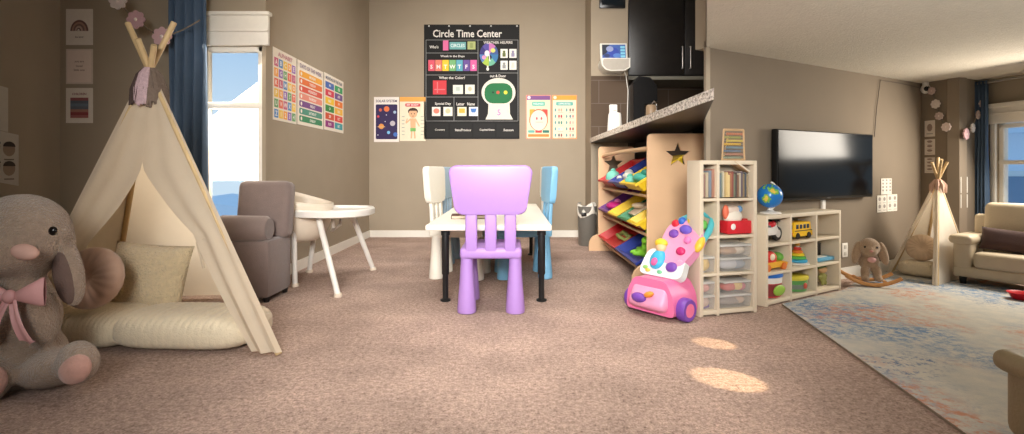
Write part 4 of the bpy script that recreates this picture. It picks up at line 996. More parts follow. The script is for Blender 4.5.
c3 = mixc(mul(ramp(nn(1.3, 2, .5, 22), .52, .66), ramp(nn(30, 6, .8, 30), .5, .62)), c2, lin((92, 116, 150)))
nt.links.new(c3, b.inputs['Base Color'])
bp = nt.nodes.new('ShaderNodeBump'); bp.inputs['Strength'].default_value = .3; bp.inputs['Distance'].default_value = .01; nt.links.new(nn(90, 3), bp.inputs['Height']); nt.links.new(bp.outputs['Normal'], b.inputs['Normal'])
RU = [fl(782, 305.5), fl(843, 291.5), tvw(on_line(W0, WD, 862))-WN*-.05, tvw(on_line(W0, WD, 915))+WN*.06, Vector((4.35, 4.6)), Vector((4.35, 1.0)), Vector((1.54, .9))]
th = thing('area_rug', 'cream area rug with faded blue and rust pattern on the brown carpet', 'rug', (3, 3, 0)); bb = B(); i = bb.mi(rg); j = bb.mi(C_((150, 136, 118), .9))
lo = [bb.bm.verts.new((p[0]-3, p[1]-3, 0.001)) for p in RU]; hi = [bb.bm.verts.new((p[0]-3, p[1]-3, .013)) for p in RU]
bb.bm.faces.new(hi).material_index = i
for k in range(len(RU)): bb.bm.faces.new((lo[k], lo[(k+1) % len(RU)], hi[(k+1) % len(RU)], hi[k])).material_index = j
bb.build('pile', th, smooth=False)
RZt = .0135
# ---- shelves
shw = M('cream_laminate', (224, 210, 186), .45, var=.03, scale=4)
class Shelf:
    def __init__(s, L, Rr): s.L = Vector((L[0], L[1])); s.d = (Vector((Rr[0], Rr[1]))-s.L); s.len = s.d.length; s.d.normalize(); s.n = Vector((-s.d.y, s.d.x)); s.rz = math.atan2(s.d.y, s.d.x)
    def s_px(s, px): return on_line(s.L, s.d, px)
    def pt(s, px, dep, z, half=0, cell=None):
        P = s.L+s.n*dep; x = on_line(P, s.d, px)
        if cell: x = min(max(x, cell[0]+half), cell[1]-half)
        q = P+s.d*x; return Vector((q.x, q.y, z))
    def z_py(s, px, py): return H-(py-HZ)/F*(s.L+s.d*s.s_px(px)).y
    def pw(s, x0, x1): return s.s_px(x1)-s.s_px(x0)
TS = Shelf(fl(700, 317.5), fl(757, 312.5))
CS = Shelf(fl(766, 307.5), fl(841, 290))
def shelf_unit(sh, name, label, dep, ztop, cols, nrows, t0=.028):
    t = thing(name, label, 'shelf', (sh.L.x, sh.L.y, 0), sh.rz)
    xs = [sh.s_px(c) for c in cols]; Ln = sh.len
    for k, x in enumerate(xs):
        B().box(shw, (min(max(x, t0/2), Ln-t0/2), dep/2, ztop/2), (t0*(1 if k in (0, len(xs)-1) else .7), dep, ztop-.002), .002).build('upright', t)
    for k in range(nrows+1):
        z = t0/2+.012+(ztop-t0-.012)*k/nrows
        B().box(shw, (Ln/2, dep/2, z), (Ln-.002, dep-.004, t0*(1 if k in (0, nrows) else .7)), .002).build('top_board' if k == nrows else 'shelf_board', t)
    B().box(C_((188, 176, 158), .7), (Ln/2, dep-.004, ztop/2), (Ln-.01, .006, ztop-.03)).build('back_panel', t)
    zs = [t0+.012+(ztop-t0-.012)*k/nrows+ (0 if k == 0 else -t0*.15) for k in range(nrows)]
    return t, zs
TDEP, CDEP = .15, .22
ZTS, ZCS = 1.066, .667
t, tz = shelf_unit(TS, 'tall_cube_shelf', 'tall cream cube shelf with books and clear boxes beside the walker toy', TDEP, ZTS, [700, 718.5, 757], 4)
t, cz_ = shelf_unit(CS, 'low_cube_shelf', 'low cream nine-cube toy shelf under the television', CDEP, ZCS, [766, 791.3, 816.8, 841], 3)
tz = [z+.006 for z in tz]; cz_ = [z+.006 for z in cz_]
TC = [TS.s_px(c) for c in (700, 718.5, 757)]; CC = [CS.s_px(c) for c in (766, 791.3, 816.8, 841)]
TC[0], TC[-1], CC[0], CC[-1] = .014, TS.len-.014, .014, CS.len-.014
def on_shelf(name, label, cat, sh, px, dep, z, group=None, half=.03):
    xs = TC if sh is TS else CC
    x = sh.s_px(px); cell = None
    if z < (ZTS if sh is TS else ZCS):
        for a_, b_ in zip(xs, xs[1:]):
            if a_ <= x <= b_: cell = (a_+.016, b_-.016)
    return thing(name, label, cat, sh.pt(px, dep, z, half, cell), sh.rz, group)
# books in the top row
hb0 = .2
bx = TC[1]+.014; cols = [(96, 120, 140), (130, 140, 132), (206, 196, 170), (196, 170, 120), (220, 196, 140), (226, 206, 150), (170, 120, 90), (150, 90, 80), (120, 130, 110), (96, 84, 80), (140, 110, 90), (190, 180, 160), (110, 100, 110), (150, 130, 100), (84, 92, 100), (168, 150, 120)]
books = []
names = ['slate blue', 'grey green', 'ivory', 'mustard', 'pale yellow', 'light sand', 'tan', 'brick red', 'olive', 'dark brown', 'brown', 'pale grey', 'plum grey', 'khaki', 'charcoal', 'beige']
lim = TC[2]-.045
wid = (lim-bx)/16
for k in range(16):
    h_ = .155+.03*((k*7) % 5)/5; xx = bx+wid*(k+.5)
    q = TS.L+TS.d*xx+TS.n*.075
    th = thing('picture_book', '%s book spine, number %d place from the left in the tall shelf top row' % (names[k], k+1) if False else '%s spined thin book in the top cube of the tall shelf' % names[k], 'book', (q.x, q.y, tz[3]), TS.rz, 'books in the tall shelf top cube')
    tw = R(0)
    B().box(C_(cols[k], .6), (0, 0, h_/2), (wid*.86, .12, h_), .002).build('cover', th); B().box(C_((226, 216, 196), .8), (0, .004, h_/2+.0012), (wid*.62, .116, h_)).build('pages', th)
q = TS.pt(738, .045, tz[3]+.215)
th = thing('picture_book', 'tan book lying slanted across the tops of the upright books', 'book', q, TS.rz, 'books in the tall shelf top cube')
B().box(C_((206, 170, 130), .6), (0, 0, .0), (.14, .09, .014), .002, rot=Matrix.Rotation(R(32), 4, 'Y')).build('cover', th)
B().box(C_((226, 216, 196), .8), (0, -.001, .0), (.136, .09, .009), rot=Matrix.Rotation(R(32), 4, 'Y')).build('pages', th)
xl0, xl1 = TC[0]+.02, TC[1]-.014
for k, (c, nm) in enumerate([((150, 120, 110), 'brown'), ((190, 176, 150), 'sand'), ((130, 140, 150), 'grey blue'), ((176, 130, 110), 'terracotta')]):
    q = TS.L+TS.d*(xl0+(xl1-xl0)*(k+.5)/4)+TS.n*.08
    th = thing('picture_book', '%s book in the narrow left column of the tall shelf' % nm, 'book', (q.x, q.y, tz[3]), TS.rz, 'books in the narrow shelf column')
    B().box(C_(c, .6), (0, 0, .08+.006*k), ((xl1-xl0)/4*.86, .12, .16+.012*k), .002).build('cover', th)
# abacus on top
th = on_shelf('abacus', 'wooden abacus with rows of coloured beads on top of the tall shelf', 'abacus', TS, 731, .085, ZTS+.001)
k = TS.pt(731, .08, 0).y/F; fw = M('pale_wood', (200, 168, 128), .55, var=.08, scale=12)
TL = Matrix.Shear('XZ', 4, (0, 0)) if False else Matrix.Rotation(R(14), 4, 'X')
W2, H2 = 11.5*k*1.15, 31*k
sh_ = -.22
def ab(x, z): return Vector((x+sh_*(z-H2/2)*.8, 0, z))
for (p, q) in ((ab(-W2, 0), ab(-W2*.86, H2)), (ab(W2, 0), ab(W2*.86, H2)), (ab(-W2*.86, H2), ab(W2*.86, H2)), (ab(-W2, .008), ab(W2, .008))):
    B().tube(fw, [TL @ p, TL @ q], .008, 4).build('frame_bar', th)
B().tube(fw, [TL @ ab(-W2*.5, H2*.8), Vector((TL @ ab(-W2*.5, 0)))+Vector((0, .05, 0))], .006, 4).build('prop_leg', th)
bcs = [(186, 120, 90), (150, 150, 90), (196, 176, 96), (206, 170, 80), (120, 140, 150), (110, 124, 140), (176, 130, 110), (140, 150, 130)]
for r_ in range(8):
    z = H2*(.1+r_*.11); bb = B(); ww = W2*(1-.14*z/H2)
    bb.tube(C_((150, 146, 140), .3), [TL @ ab(-ww, z), TL @ ab(ww, z)], .002, 4)
    for q in range(9):
        x = -ww*.85+ww*1.45*q/8+(ww*.2 if r_ % 2 else 0); bb.ell(C_(bcs[7-r_], .4), TL @ ab(x, z), (ww*.085, .009, .0095), 8, 6)
    bb.build('bead_row', th)
# red toy with white figure (row 3 from the floor)
th = on_shelf('toy_house', 'red toy box holding a white and orange figure in the tall shelf', 'toy', TS, 735, .065, tz[2])
RED2 = (214, 42, 52)
B().box(C_(RED2, .4), (0, 0, .045), (.2, .1, .09), .008).build('red_box', th)
B().ell(C_((240, 232, 216), .5), (-.02, 0, .115), (.075, .045, .055)).build('figure_body', th); B().box(C_((226, 206, 190), .5), (-.03, .0, .16), (.1, .06, .06), .02).build('figure_head', th)
B().ell(C_((232, 120, 90), .5), (-.085, -.01, .15), (.025, .02, .05)).build('orange_ear', th); B().ell(C_((110, 150, 190), .5), (.03, -.01, .17), (.02, .02, .024)).build('blue_hat', th)
B().ell(C_((240, 236, 230), .5), (-.055, -.052, .05), (.02, .006, .022)).build('front_badge', th)
th = on_shelf('toy_block', 'small orange and yellow bricks beside the red toy box', 'toy', TS, 750, .06, tz[2])
B().box(C_((226, 110, 60), .4), (0, 0, .05), (.05, .05, .03), .006).build('orange_brick', th); B().box(C_((232, 196, 60), .4), (-.01, 0, .0165), (.05, .05, .032), .006).build('yellow_brick', th); B().box(C_((200, 60, 60), .4), (0, 0, .085), (.036, .04, .034), .006).build('red_brick', th)
# clear storage boxes
clear = M('clear_plastic', (226, 226, 220), .15, var=.02, trans=.75, spec=.5)
frost = M('frosted_plastic', (236, 232, 226), .25, var=.03, alpha=.14)
lidm = M('clear_lid', (240, 238, 232), .3, var=.02, alpha=.6)
def clear_box(label, sh, px0, px1, dep, z, h_, d_, contents, group='clear storage boxes in the tall shelf', taper=.9):
    w_ = sh.pw(px0, px1); d_ = min(d_, .125); th = on_shelf('storage_box', label, 'storage box', sh, (px0+px1)/2, .072, z, group, w_/2+.004)
    bb = B(); i = bb.mi(frost); 
    def ring(s_, zz, ins=0): return [bb.bm.verts.new(p) for p in ((-w_/2*s_+ins, -d_/2*s_+ins, zz), (w_/2*s_-ins, -d_/2*s_+ins, zz), (w_/2*s_-ins, d_/2*s_-ins, zz), (-w_/2*s_+ins, d_/2*s_-ins, zz))]
    rs = [ring(taper, .001), ring(.97, h_-.016)]
    bb.bm.faces.new(rs[0])
    for a_, b_ in zip(rs, rs[1:]):
        for k in range(4): bb.bm.faces.new((a_[k], a_[(k+1) % 4], b_[(k+1) % 4], b_[k])).material_index = i
    bb.build('box_body', th, solid=.002, smooth=False)
    B().box(lidm, (0, 0, h_-.01), (w_, d_, .016), .005).build('lid', th)
    for (rgb, x, y, zz, r_) in contents: B().ell(C_(rgb, .6), (x*w_, y*d_, zz*h_), (r_[0]*w_*1.25, r_[1]*d_*1.2, r_[2]*h_*1.25), 12, 8).build('contents', th)
gy = (176, 170, 160)
clear_box('clear lidded box with brown contents, upper of two in third row', TS, 721.5, 753, .085, tz[1]+.099, .088, .13, [((176, 140, 110), -.1, 0, .4, (.3, .3, .26)), ((206, 190, 170), .2, 0, .45, (.2, .3, .3))])
clear_box('clear lidded box with pale contents, lower of two in third row', TS, 721.5, 753, .085, tz[1], .095, .13, [((190, 190, 196), -.1, 0, .42, (.3, .3, .3)), ((150, 160, 170), .2, 0, .4, (.2, .3, .28))])
clear_box('clear box of red and pink toys, upper in bottom row', TS, 722.5, 750, .085, tz[0]+.095, .09, .12, [((206, 90, 84), -.15, 0, .45, (.24, .3, .3)), ((226, 190, 120), .1, -.1, .5, (.18, .25, .28)), ((206, 120, 130), .25, 0, .42, (.16, .3, .28)), ((150, 140, 80), .02, .1, .4, (.12, .2, .3))])
clear_box('clear lidded box with grey contents, lower in bottom row', TS, 720.8, 754, .085, tz[0], .092, .14, [((150, 140, 134), 0, 0, .4, (.36, .34, .26)), ((196, 170, 150), .2, -.1, .44, (.16, .25, .24))])
clear_box('clear box with yellow toy in narrow shelf column, third row', TS, 702.5, 716.5, .085, tz[1], .11, .13, [((226, 190, 100), -.05, -.1, .45, (.34, .25, .34))])
clear_box('clear box of pink toys, upper in narrow column bottom row', TS, 702.5, 716.5, .085, tz[0]+.102, .088, .13, [((216, 150, 140), 0, 0, .42, (.34, .3, .3))])
clear_box('clear box of pale toys, lower in narrow column bottom row', TS, 702.5, 716.5, .085, tz[0], .098, .13, [((206, 176, 160), 0, 0, .42, (.34, .3, .3))])
# ---- low shelf toys
zA, zB, zC = cz_[2], cz_[1], cz_[0]
th = on_shelf('globe', 'blue desk globe on white stand at the left end of the low shelf', 'globe', CS, 770.5, .1, ZCS+.001)
gm_ = bpy.data.materials.new('globe_map'); gm_.use_nodes = True; nt = gm_.node_tree; b = nt.nodes['Principled BSDF']; tc = nt.nodes.new('ShaderNodeTexCoord')
nz = nt.nodes.new('ShaderNodeTexNoise'); nz.inputs['Scale'].default_value = 11; nz.inputs['Detail'].default_value = 5; nt.links.new(tc.outputs['Object'], nz.inputs['Vector'])
rp = nt.nodes.new('ShaderNodeValToRGB'); rp.color_ramp.interpolation = 'CONSTANT'; rp.color_ramp.elements[0].color = lin((30, 120, 200))+(1,); rp.color_ramp.elements[1].position = .54; rp.color_ramp.elements[1].color = lin((120, 190, 90))+(1,)
e = rp.color_ramp.elements.new(.6); e.color = lin((226, 200, 90))+(1,)
nt.links.new(nz.outputs['Fac'], rp.inputs['Fac']); nt.links.new(rp.outputs['Color'], b.inputs['Base Color']); b.inputs['Roughness'].default_value = .25
B().ell(gm_, (-.01, 0, .135), (.092, .092, .092), 28, 18).build('globe_ball', th)
B().lathe(wp, [(0, 0), (.075, 0), (.075, .01), (.03, .018), (.014, .03), (.012, .045), (0, .045)], seg=24).build('base', th)
B().tube(wp, [(-.01+.104*math.cos(R(a_)), 0, .135+.104*math.sin(R(a_))) for a_ in range(-100, 81, 12)], .007, 8).build('meridian_arm', th)
# motorcycle
th = on_shelf('toy_motorcycle', 'black white and red toy motorcycle in the top left cube', 'toy', CS, 777.5, .075, zA, half=0.14); k = .001
blkp = C_((30, 28, 30), .4); 
for x in (-.085, .085):
    wh = B(); wh.lathe(blkp, [(.03, -.014), (.05, -.014), (.056, 0), (.05, .014), (.03, .014)], (x, 0, .056), 20, Matrix.Rotation(R(90), 4, 'X')); wo = wh.build('wheel', th)
    B().lathe(C_((220, 216, 210), .4), [(0, -.016), (.03, -.016), (.03, .016), (0, .016)], (x, 0, .056), 14, Matrix.Rotation(R(90), 4, 'X')).build('hub', wo)
B().prism(C_((232, 228, 222), .4), [(-.1, .075), (-.05, .05), (.04, .05), (.075, .09), (.05, .125), (.0, .105), (-.06, .11), (-.115, .12)], -.022, .022).build('fairing', th)
B().box(blkp, (-.05, 0, .118), (.09, .036, .016), .006, rot=Matrix.Rotation(R(8), 4, 'Y')).build('seat', th)
B().tube(C_((206, 40, 50), .4), [(.085, 0, .056), (.06, 0, .13), (.045, 0, .155)], .012, 8).build('front_fork', th); B().tube(blkp, [(.045, -.05, .16), (.05, 0, .15), (.045, .05, .16)], .008, 8).build('handlebar', th)
B().ell(C_((206, 40, 50), .4), (.02, 0, .125), (.04, .026, .024)).build('tank', th)
# bus
YB_ = C_((246, 196, 30), .4)
th = on_shelf('toy_bus', 'yellow toy school bus in the top middle cube', 'toy', CS, 802.5, .075, zA, half=0.13)
B().prism(YB_, [(-.125, .022), (.125, .022), (.13, .06), (.11, .068), (.1, .125), (.09, .132), (-.12, .132), (-.128, .12)], -.05, .05).build('body', th)
for x in (-.085, -.035, .015, .062): B().box(C_((60, 70, 84), .2), (x, -.0505, .098), (.034, .004, .034), .003).build('window', th)
B().box(C_((60, 70, 84), .2), (-.1275, 0, .098), (.004, .07, .036)).build('window', th)
B().box(C_((30, 28, 30), .4), (0, -.051, .066), (.24, .003, .006)).build('side_stripe', th)
for x in (-.08, .075):
    for y in (-.045, .045):
        wo = B().lathe(blkp, [(0, -.012), (.022, -.012), (.026, -.008), (.026, .008), (.022, .012), (0, .012)], (x, y, .026), 18, Matrix.Rotation(R(90), 4, 'X')).build('wheel', th)
B().box(C_((226, 80, 60), .4), (-.129, -.03, .045), (.006, .014, .01)).build('tail_light', th)
# red and yellow vehicle
th = on_shelf('toy_tractor', 'red yellow and green baby vehicle toy in the middle left cube', 'toy', CS, 778.5, .075, zB, half=0.155)
B().prism(C_((236, 176, 50), .4), [(-.15, .02), (.15, .02), (.16, .05), (.1, .062), (-.14, .06)], -.055, .055).build('chassis', th)
B().ell(C_((216, 48, 40), .35), (-.02, 0, .085), (.1, .05, .055)).build('red_shell', th); B().ell(C_((110, 180, 70), .4), (.115, 0, .085), (.036, .045, .036)).build('green_head', th)
B().ell(C_((240, 226, 200), .4), (-.03, -.05, .1), (.03, .01, .024)).build('face', th); B().ell(C_((246, 196, 40), .4), (-.12, 0, .1), (.026, .04, .03)).build('yellow_knob', th)
for x in (-.1, .1):
    for y in (-.055, .055): B().lathe(C_((222, 120, 50), .4), [(0, -.012), (.026, -.012), (.026, .012), (0, .012)], (x, y, .026), 16, Matrix.Rotation(R(90), 4, 'X')).build('wheel', th)
# stacking rings
th = on_shelf('stacking_rings', 'rainbow ring stacking tower in the centre cube', 'toy', CS, 801, .095, zB, half=0.09)
B().lathe(C_((240, 234, 222), .4), [(0, 0), (.085, 0), (.085, .012), (.02, .018), (.012, .15), (0, .15)], seg=20).build('post_base', th)
for q, c in enumerate([(70, 170, 214), (96, 190, 90), (240, 214, 50), (240, 140, 50), (226, 70, 60)]):
    r_ = .072-.011*q; zz = .026+.024*q; B().lathe(C_(c, .4), [(.014, zz-.012), (r_-.01, zz-.012), (r_, zz-.006), (r_, zz+.006), (r_-.01, zz+.012), (.014, zz+.012)], seg=22).build('ring', th)
B().ell(C_((246, 190, 60), .4), (0, 0, .158), (.018, .018, .02)).build('top_cap', th)
# flat blue toy, doll, tubs
th = on_shelf('toy_keyboard', 'flat light blue toy tablet in the middle right cube', 'toy', CS, 827, .08, zB, half=0.125)
B().box(C_((96, 170, 206), .4), (0, 0, .016), (.24, .1, .03), .01).build('body', th); B().box(C_((226, 226, 220), .4), (-.03, 0, .033), (.14, .06, .008), .003).build('key_panel', th)
th = on_shelf('pen_box', 'dark narrow box standing at the back of the middle right cube', 'box', CS, 825, .17, zB); B().box(C_((60, 56, 52), .5), (0, 0, .06), (.05, .05, .12), .004).build('body', th); B().box(C_((90, 84, 78), .5), (0, 0, .123), (.053, .053, .01), .003).build('lid', th)
th = on_shelf('toy_doll', 'small green and tan doll in the bottom right cube', 'doll', CS, 822.5, .08, zC, half=0.06)
blob('body', C_((150, 150, 84), .8), [((0, 0, .06), (.035, .03, .04)), ((-.02, -.01, .02), (.014, .014, .025)), ((.02, -.01, .02), (.014, .014, .025)), ((-.04, 0, .07), (.025, .014, .014)), ((.04, 0, .07), (.025, .014, .014)), ((0, 0, .1), (.014, .014, .02))], th, .006, 2)
B().ell(C_((206, 166, 120), .7), (0, 0, .128), (.042, .032, .034)).build('head', th); B().ell(C_((96, 120, 70), .8), (0, .006, .142), (.043, .033, .028)).build('hat', th)
def tub(label, px, h_, r_, bands, lid, dep=.1):
    th = on_shelf('toy_tub', label, 'tub', CS, px, dep, zC, 'plastic toy tubs in the bottom row', r_*1.3)
    B().lathe(C_(bands[0], .35), [(0, 0), (r_*.9, 0), (r_*.94, .005), (r_, h_), (0, h_)], seg=28, sx=1.22, sy=.92).build('tub_body', th)
    for (z0, z1, c) in bands[1]: B().lathe(C_(c, .4), [(r_*(.945+.055*z0/h_)+.001, z0), (r_*(.945+.055*z0/h_)+.003, (z0+z1)/2), (r_*(.945+.055*z1/h_)+.001, z1)], seg=28, sx=1.22, sy=.92).build('band', th)
    B().lathe(C_(lid, .35), [(r_*1.03, h_-.012), (r_*1.07, h_-.01), (r_*1.07, h_+.012), (r_*.98, h_+.018), (0, h_+.018)], seg=28, sx=1.22, sy=.92).build('lid', th)
    return th
th = tub('tall tub with blue lid and red side in the bottom left cube', 778.5, .16, .098, ((196, 50, 56), [(.012, .1, (140, 60, 60)), (.105, .15, (236, 232, 224))]), (40, 110, 200))
B().ell(C_((150, 190, 70), .4), (-.0, -.092, .055), (.075, .012, .04)).build('green_print', th)
th = tub('squat green tub with yellow lid in the bottom middle cube', 801.5, .1, .092, ((96, 160, 90), [(.02, .055, (120, 130, 120))]), (220, 206, 70))
B().ell(C_((206, 90, 70), .4), (.0, -.084, .045), (.022, .01, .024)).build('red_print', th)

# ---- television
TO = W0+WN*.075; TVA, TVB = TO+WD*on_line(TO, WD, 777), TO+WD*on_line(TO, WD, 873); tl_ = (TVB-TVA).length
mid = (TVA+TVB)/2-WN*.025
th = thing('television', 'large black flat television mounted on the wall above the low shelf', 'television', mat=frame_mat((mid.x, mid.y, .748), WD, WN))
scr = M('tv_glass', (7, 7, 8), .14, var=.0, spec=.07)
B().box(C_((20, 20, 21), .35), (0, 0, .293), (tl_, .05, .586), .008).build('casing', th)
B().box(scr, (0, -.0265, .298), (tl_-.03, .004, .555)).build('screen', th)
B().box(C_((24, 24, 25), .4), (0, .03, .3), (.5, .04, .3)).build('wall_bracket', th)
B().box(C_((120, 120, 120), .3), (.0, -.027, .0085), (.05, .003, .006)).build('maker_badge', th)
th = thing('cable_cover', 'short pale cord cover on the wall below the television', 'cord cover', mat=frame_mat((tv_px(822).x+WN.x*.01, tv_px(822).y+WN.y*.01, .55), WD, WN))
B().box(wp, (0, 0, .09), (.05, .02, .19), .004).build('cover', th); B().box(wp, (0, -.012, .02), (.07, .03, .04), .004).build('end_cap', th)
# outlets and thin cable up the wall
def outlet(px, py, label):
    q = tv_px(px); z = H-(py-HZ)/F*q.y
    th = thing('wall_outlet', label, 'outlet', mat=frame_mat((q.x+WN.x*.006, q.y+WN.y*.006, z), WD, WN))
    B().box(wp, (0, 0, 0), (.09, .01, .13), .004).build('plate', th)
    for zz in (-.03, .03): B().box(C_((206, 200, 190), .4), (0, -.006, zz), (.04, .006, .035), .003).build('socket', th)
outlet(844, 250, 'white wall outlet right of the low cube shelf')
q0, q1 = tv_px(873)+WN*.012, tv_px(879)+WN*.012; q2 = C0+WN*.012-WD*.05
th = thing('camera_cable', 'thin dark cable running up the wall to the corner camera', 'cable', (q0.x, q0.y, 1.3)); o = th.location
zc = lambda p, py: H-(py-HZ)/F*p.y
B().tube(C_((96, 86, 76), .6), [Vector((q0.x, q0.y, zc(q0, 137)))-o, Vector((tv_px(875).x+WN.x*.012, tv_px(875).y+WN.y*.012, zc(tv_px(875), 110)))-o, Vector((q1.x, q1.y, zc(q1, 80)))-o, Vector((tv_px(900).x+WN.x*.012, tv_px(900).y+WN.y*.012, zc(tv_px(900), 83.5)))-o, Vector((q2.x, q2.y, zc(q2, 88)))-o], .0035, 6).build('wire', th)
q = C0-WD*.02+WN*.05
th = thing('security_camera', 'small white security camera under the ceiling in the corner', 'camera', (q.x, q.y, zc(q, 89)))
B().ell(wp, (0, 0, 0), (.045, .045, .05)).build('body', th); B().ell(C_((24, 22, 22), .2), (-.02, -.034, -.002), (.024, .016, .026)).build('lens', th); B().lathe(wp, [(.03, 0), (.03, .04), (0, .04)], (0, .0, .03), 14).build('mount', th)
# sheets on the television wall
def wall_sheet(P, d, n, w_, z0, z1, name, label, cells, group, bgc=(232, 226, 214), ink=(160, 152, 144)):
    f = Flat(1.0); f.rect(0, 0, w_, z1-z0, bgc, 0)
    cx, cy = cells
    for a_ in range(cx):
        for b_ in range(cy):
            x = w_*(a_+.5)/cx; z = (z1-z0)*(.06+.86*(b_+.5)/cy); f.ell(x, z+.012, w_/cx*.26, (z1-z0)/cy*.24, ink, 1, 10); f.rect(x-w_/cx*.3, z-(z1-z0)/cy*.34, x+w_/cx*.3, z-(z1-z0)/cy*.28, (160, 154, 146), 1)
    tag(f.build(name, None, frame_mat((P[0]+n[0]*.006, P[1]+n[1]*.006, z0), d, n)), label, 'wall sheet', group)
def tvsheet(px0, px1, py0, py1, label, cells):
    a_, b_ = tv_px(px0), tv_px(px1); wall_sheet(a_, WD, WN, (b_-a_).length, zc(a_, py1), zc(a_, py0), 'picture_sheet', label, cells, 'sheets on the television wall')
tvsheet(880.5, 891, 178.5, 194.5, 'white sheet of small drawings, upper one right of the television', (3, 4)); tvsheet(876.5, 886, 195.5, 212.5, 'white sheet of small figures, lower left one right of the television', (2, 2)); tvsheet(886.6, 896.5, 194.5, 211.5, 'white sheet of small figures, lower right one right of the television', (2, 2))
cd = (C1-C0).normalized(); cn = Vector((cd.y, -cd.x)); cn = cn if cn.x < 0 else -cn
def corner_px(px): return C0+cd*on_line(C0, cd, px)
for (a_, b_, label, cells) in ((121, 137, 'small framed-look print, top of three on the narrow corner wall', (1, 1)), (139.5, 155, 'small pale print, middle of three on the narrow corner wall', (1, 3)), (157.5, 173, 'small pale print, lowest of three behind the small teepee poles', (1, 4))):
    p, q = corner_px(925), corner_px(935.5); wall_sheet(p, cd, cn, (q-p).length, zc(p, b_), zc(p, a_), 'small_print', label, cells, 'prints on the narrow corner wall', (214, 204, 192), (150, 130, 120))
pd = (C2-C1).normalized(); pn = Vector((pd.y, -pd.x))
def pil_px(px): return C1+pd*on_line(C1, pd, px)
for (a_, b_, label) in ((177, 193, 'white card, upper one low on the pillar by the curtain'), (194.5, 208, 'white card, lower one low on the pillar by the curtain')):
    p, q = pil_px(960), pil_px(967); wall_sheet(p, pd, pn, (q-p).length, zc(p, b_), zc(p, a_), 'wall_card', label, (1, 3), 'cards on the pillar')
# garland across corner and pillar
pts = []; nr = []
for (x, y) in ((934, 91), (938, 104), (941.5, 116), (948.5, 127)):
    p = corner_px(x)+cn*.02; pts.append((p.x, p.y, zc(p, y))); nr.append(cn)
for (x, y) in ((961, 134), (967.5, 128), (973, 115), (976, 104)):
    p = pil_px(x)+pn*.03; pts.append((p.x, p.y, zc(p, y))); nr.append(pn)
GC = [(200, 178, 170), (226, 214, 206), (196, 176, 168), (222, 204, 198), (222, 180, 184), (226, 216, 206), (196, 176, 168), (210, 190, 184)]
e0, e1 = corner_px(930)+cn*.02, pil_px(979)+pn*.03
garland('garland of pink and white paper flowers hanging across the right corner pillar', pts, GC, [.04, .048, .042, .046, .058, .046, .044, .046], nr, ((e0.x, e0.y, zc(e0, 86)), (e1.x, e1.y, zc(e1, 92))))
# right curtain
cpx0, cpx1 = rw(on_line(C2, C3d, 981.5)), rw(on_line(C2, C3d, 996))
off = rn.normalized()*.09
P0 = cpx0+off
curtain('window_curtain', 'long blue curtain beside the sofa at the right window', P0, C3d, (cpx1-cpx0).length*1.0, .02, ZR-.02, 4, .035, blue_cloth, 1.3)

# ---- small teepee in the corner
TA2 = at(938, 182, 4.82)
T2 = teepee('play_teepee', 'small cream teepee in the far right corner behind the sofa', TA2, (3.68, 5.04), (3.63, 4.44), (4.18, 5.28), (4.32, 4.88), (.2, .26, .24, .2), .012, .3,
            [(0, .5), (.12, .40), (.5, .16), (1, .05)], [(0, .5), (.12, .60), (.5, .88), (1, .96)], .004, translucent('white_canvas', (246, 238, 224), .45), translucent('white_canvas', (246, 238, 224)))
bb = B(); rib = C_((206, 170, 150), .8)
for an in range(0, 360, 45): bb.tube(rib, [T2[1]+Vector((.02*math.cos(R(an)), .02*math.sin(R(an)), .02)), T2[1]+Vector((.05*math.cos(R(an)), .05*math.sin(R(an)), -.03)), T2[1]+Vector((.06*math.cos(R(an)), .06*math.sin(R(an)), -.1))], [.012, .018, .006], 6)
bb.build('fringe', T2[0])
cz0 = at(917, 0, 4.9)
ribbed_cushion('floor_cushion', 'cream floor cushion inside the small corner teepee', (3.83, 4.83, RZt), .40, .26, .14, R(125), 'teepee cushions')
round_cushion('round beige pleated cushion inside the small corner teepee', Vector((3.83, 4.86, .275)), .125, .1, Matrix.Rotation(R(-40), 4, 'Z') @ Matrix.Rotation(R(-16), 4, 'X'), M('beige_velvet', (206, 180, 152), .85, var=.05, sheen=.4))
# ---- plush rabbit rocker
RBp = fl(868, 287); RBp = Vector((3.08, 4.48, RZt))
th = thing('rocking_toy', 'taupe plush rabbit rocker on wooden rockers left of the small teepee', 'rocking toy', RBp, R(-20))
k = 4.55/F*1.1
B_ = [((0, .02, 17*k), (8*k, 8*k, 9*k)), ((-1*k, -.03, 30*k), (8.5*k, 8*k, 8.5*k)), ((-2*k, -.085, 27*k), (5.5*k, 5*k, 5*k)), ((-4.5*k, -.04, 8*k), (3.6*k, 4*k, 7*k)), ((4.5*k, -.04, 8*k), (3.6*k, 4*k, 7*k)), ((-5*k, -.07, 3*k), (3.6*k, 4.4*k, 2.8*k)), ((5*k, -.07, 3*k), (3.6*k, 4.4*k, 2.8*k))]
lp_ = M('light_taupe_plush', (176, 150, 124), 1, var=.1, scale=50, bump=.7, bscale=120, sheen=.4, spec=.05)
tr_ = th
blob('body', lp_, [((c[0], c[1], c[2]+.035), r_) for c, r_ in B_], tr_, .012, 4)
blob('ear', lp_, [((-10.5*k, -.03, 25*k+.035), (3.8*k, 3*k, 11*k), rxyz(0, 12, 0))], tr_, .01, 3); blob('ear', lp_, [((9.5*k, -.03, 25*k+.035), (3.8*k, 3*k, 11*k), rxyz(0, -14, 0))], tr_, .01, 3)
B().ell(C_((20, 16, 15), .2), (-6*k, -.095, 31*k+.035), (.008, .006, .009)).build('eye', tr_); B().ell(C_((20, 16, 15), .2), (3*k, -.1, 31*k+.035), (.008, .006, .009)).build('eye', tr_)
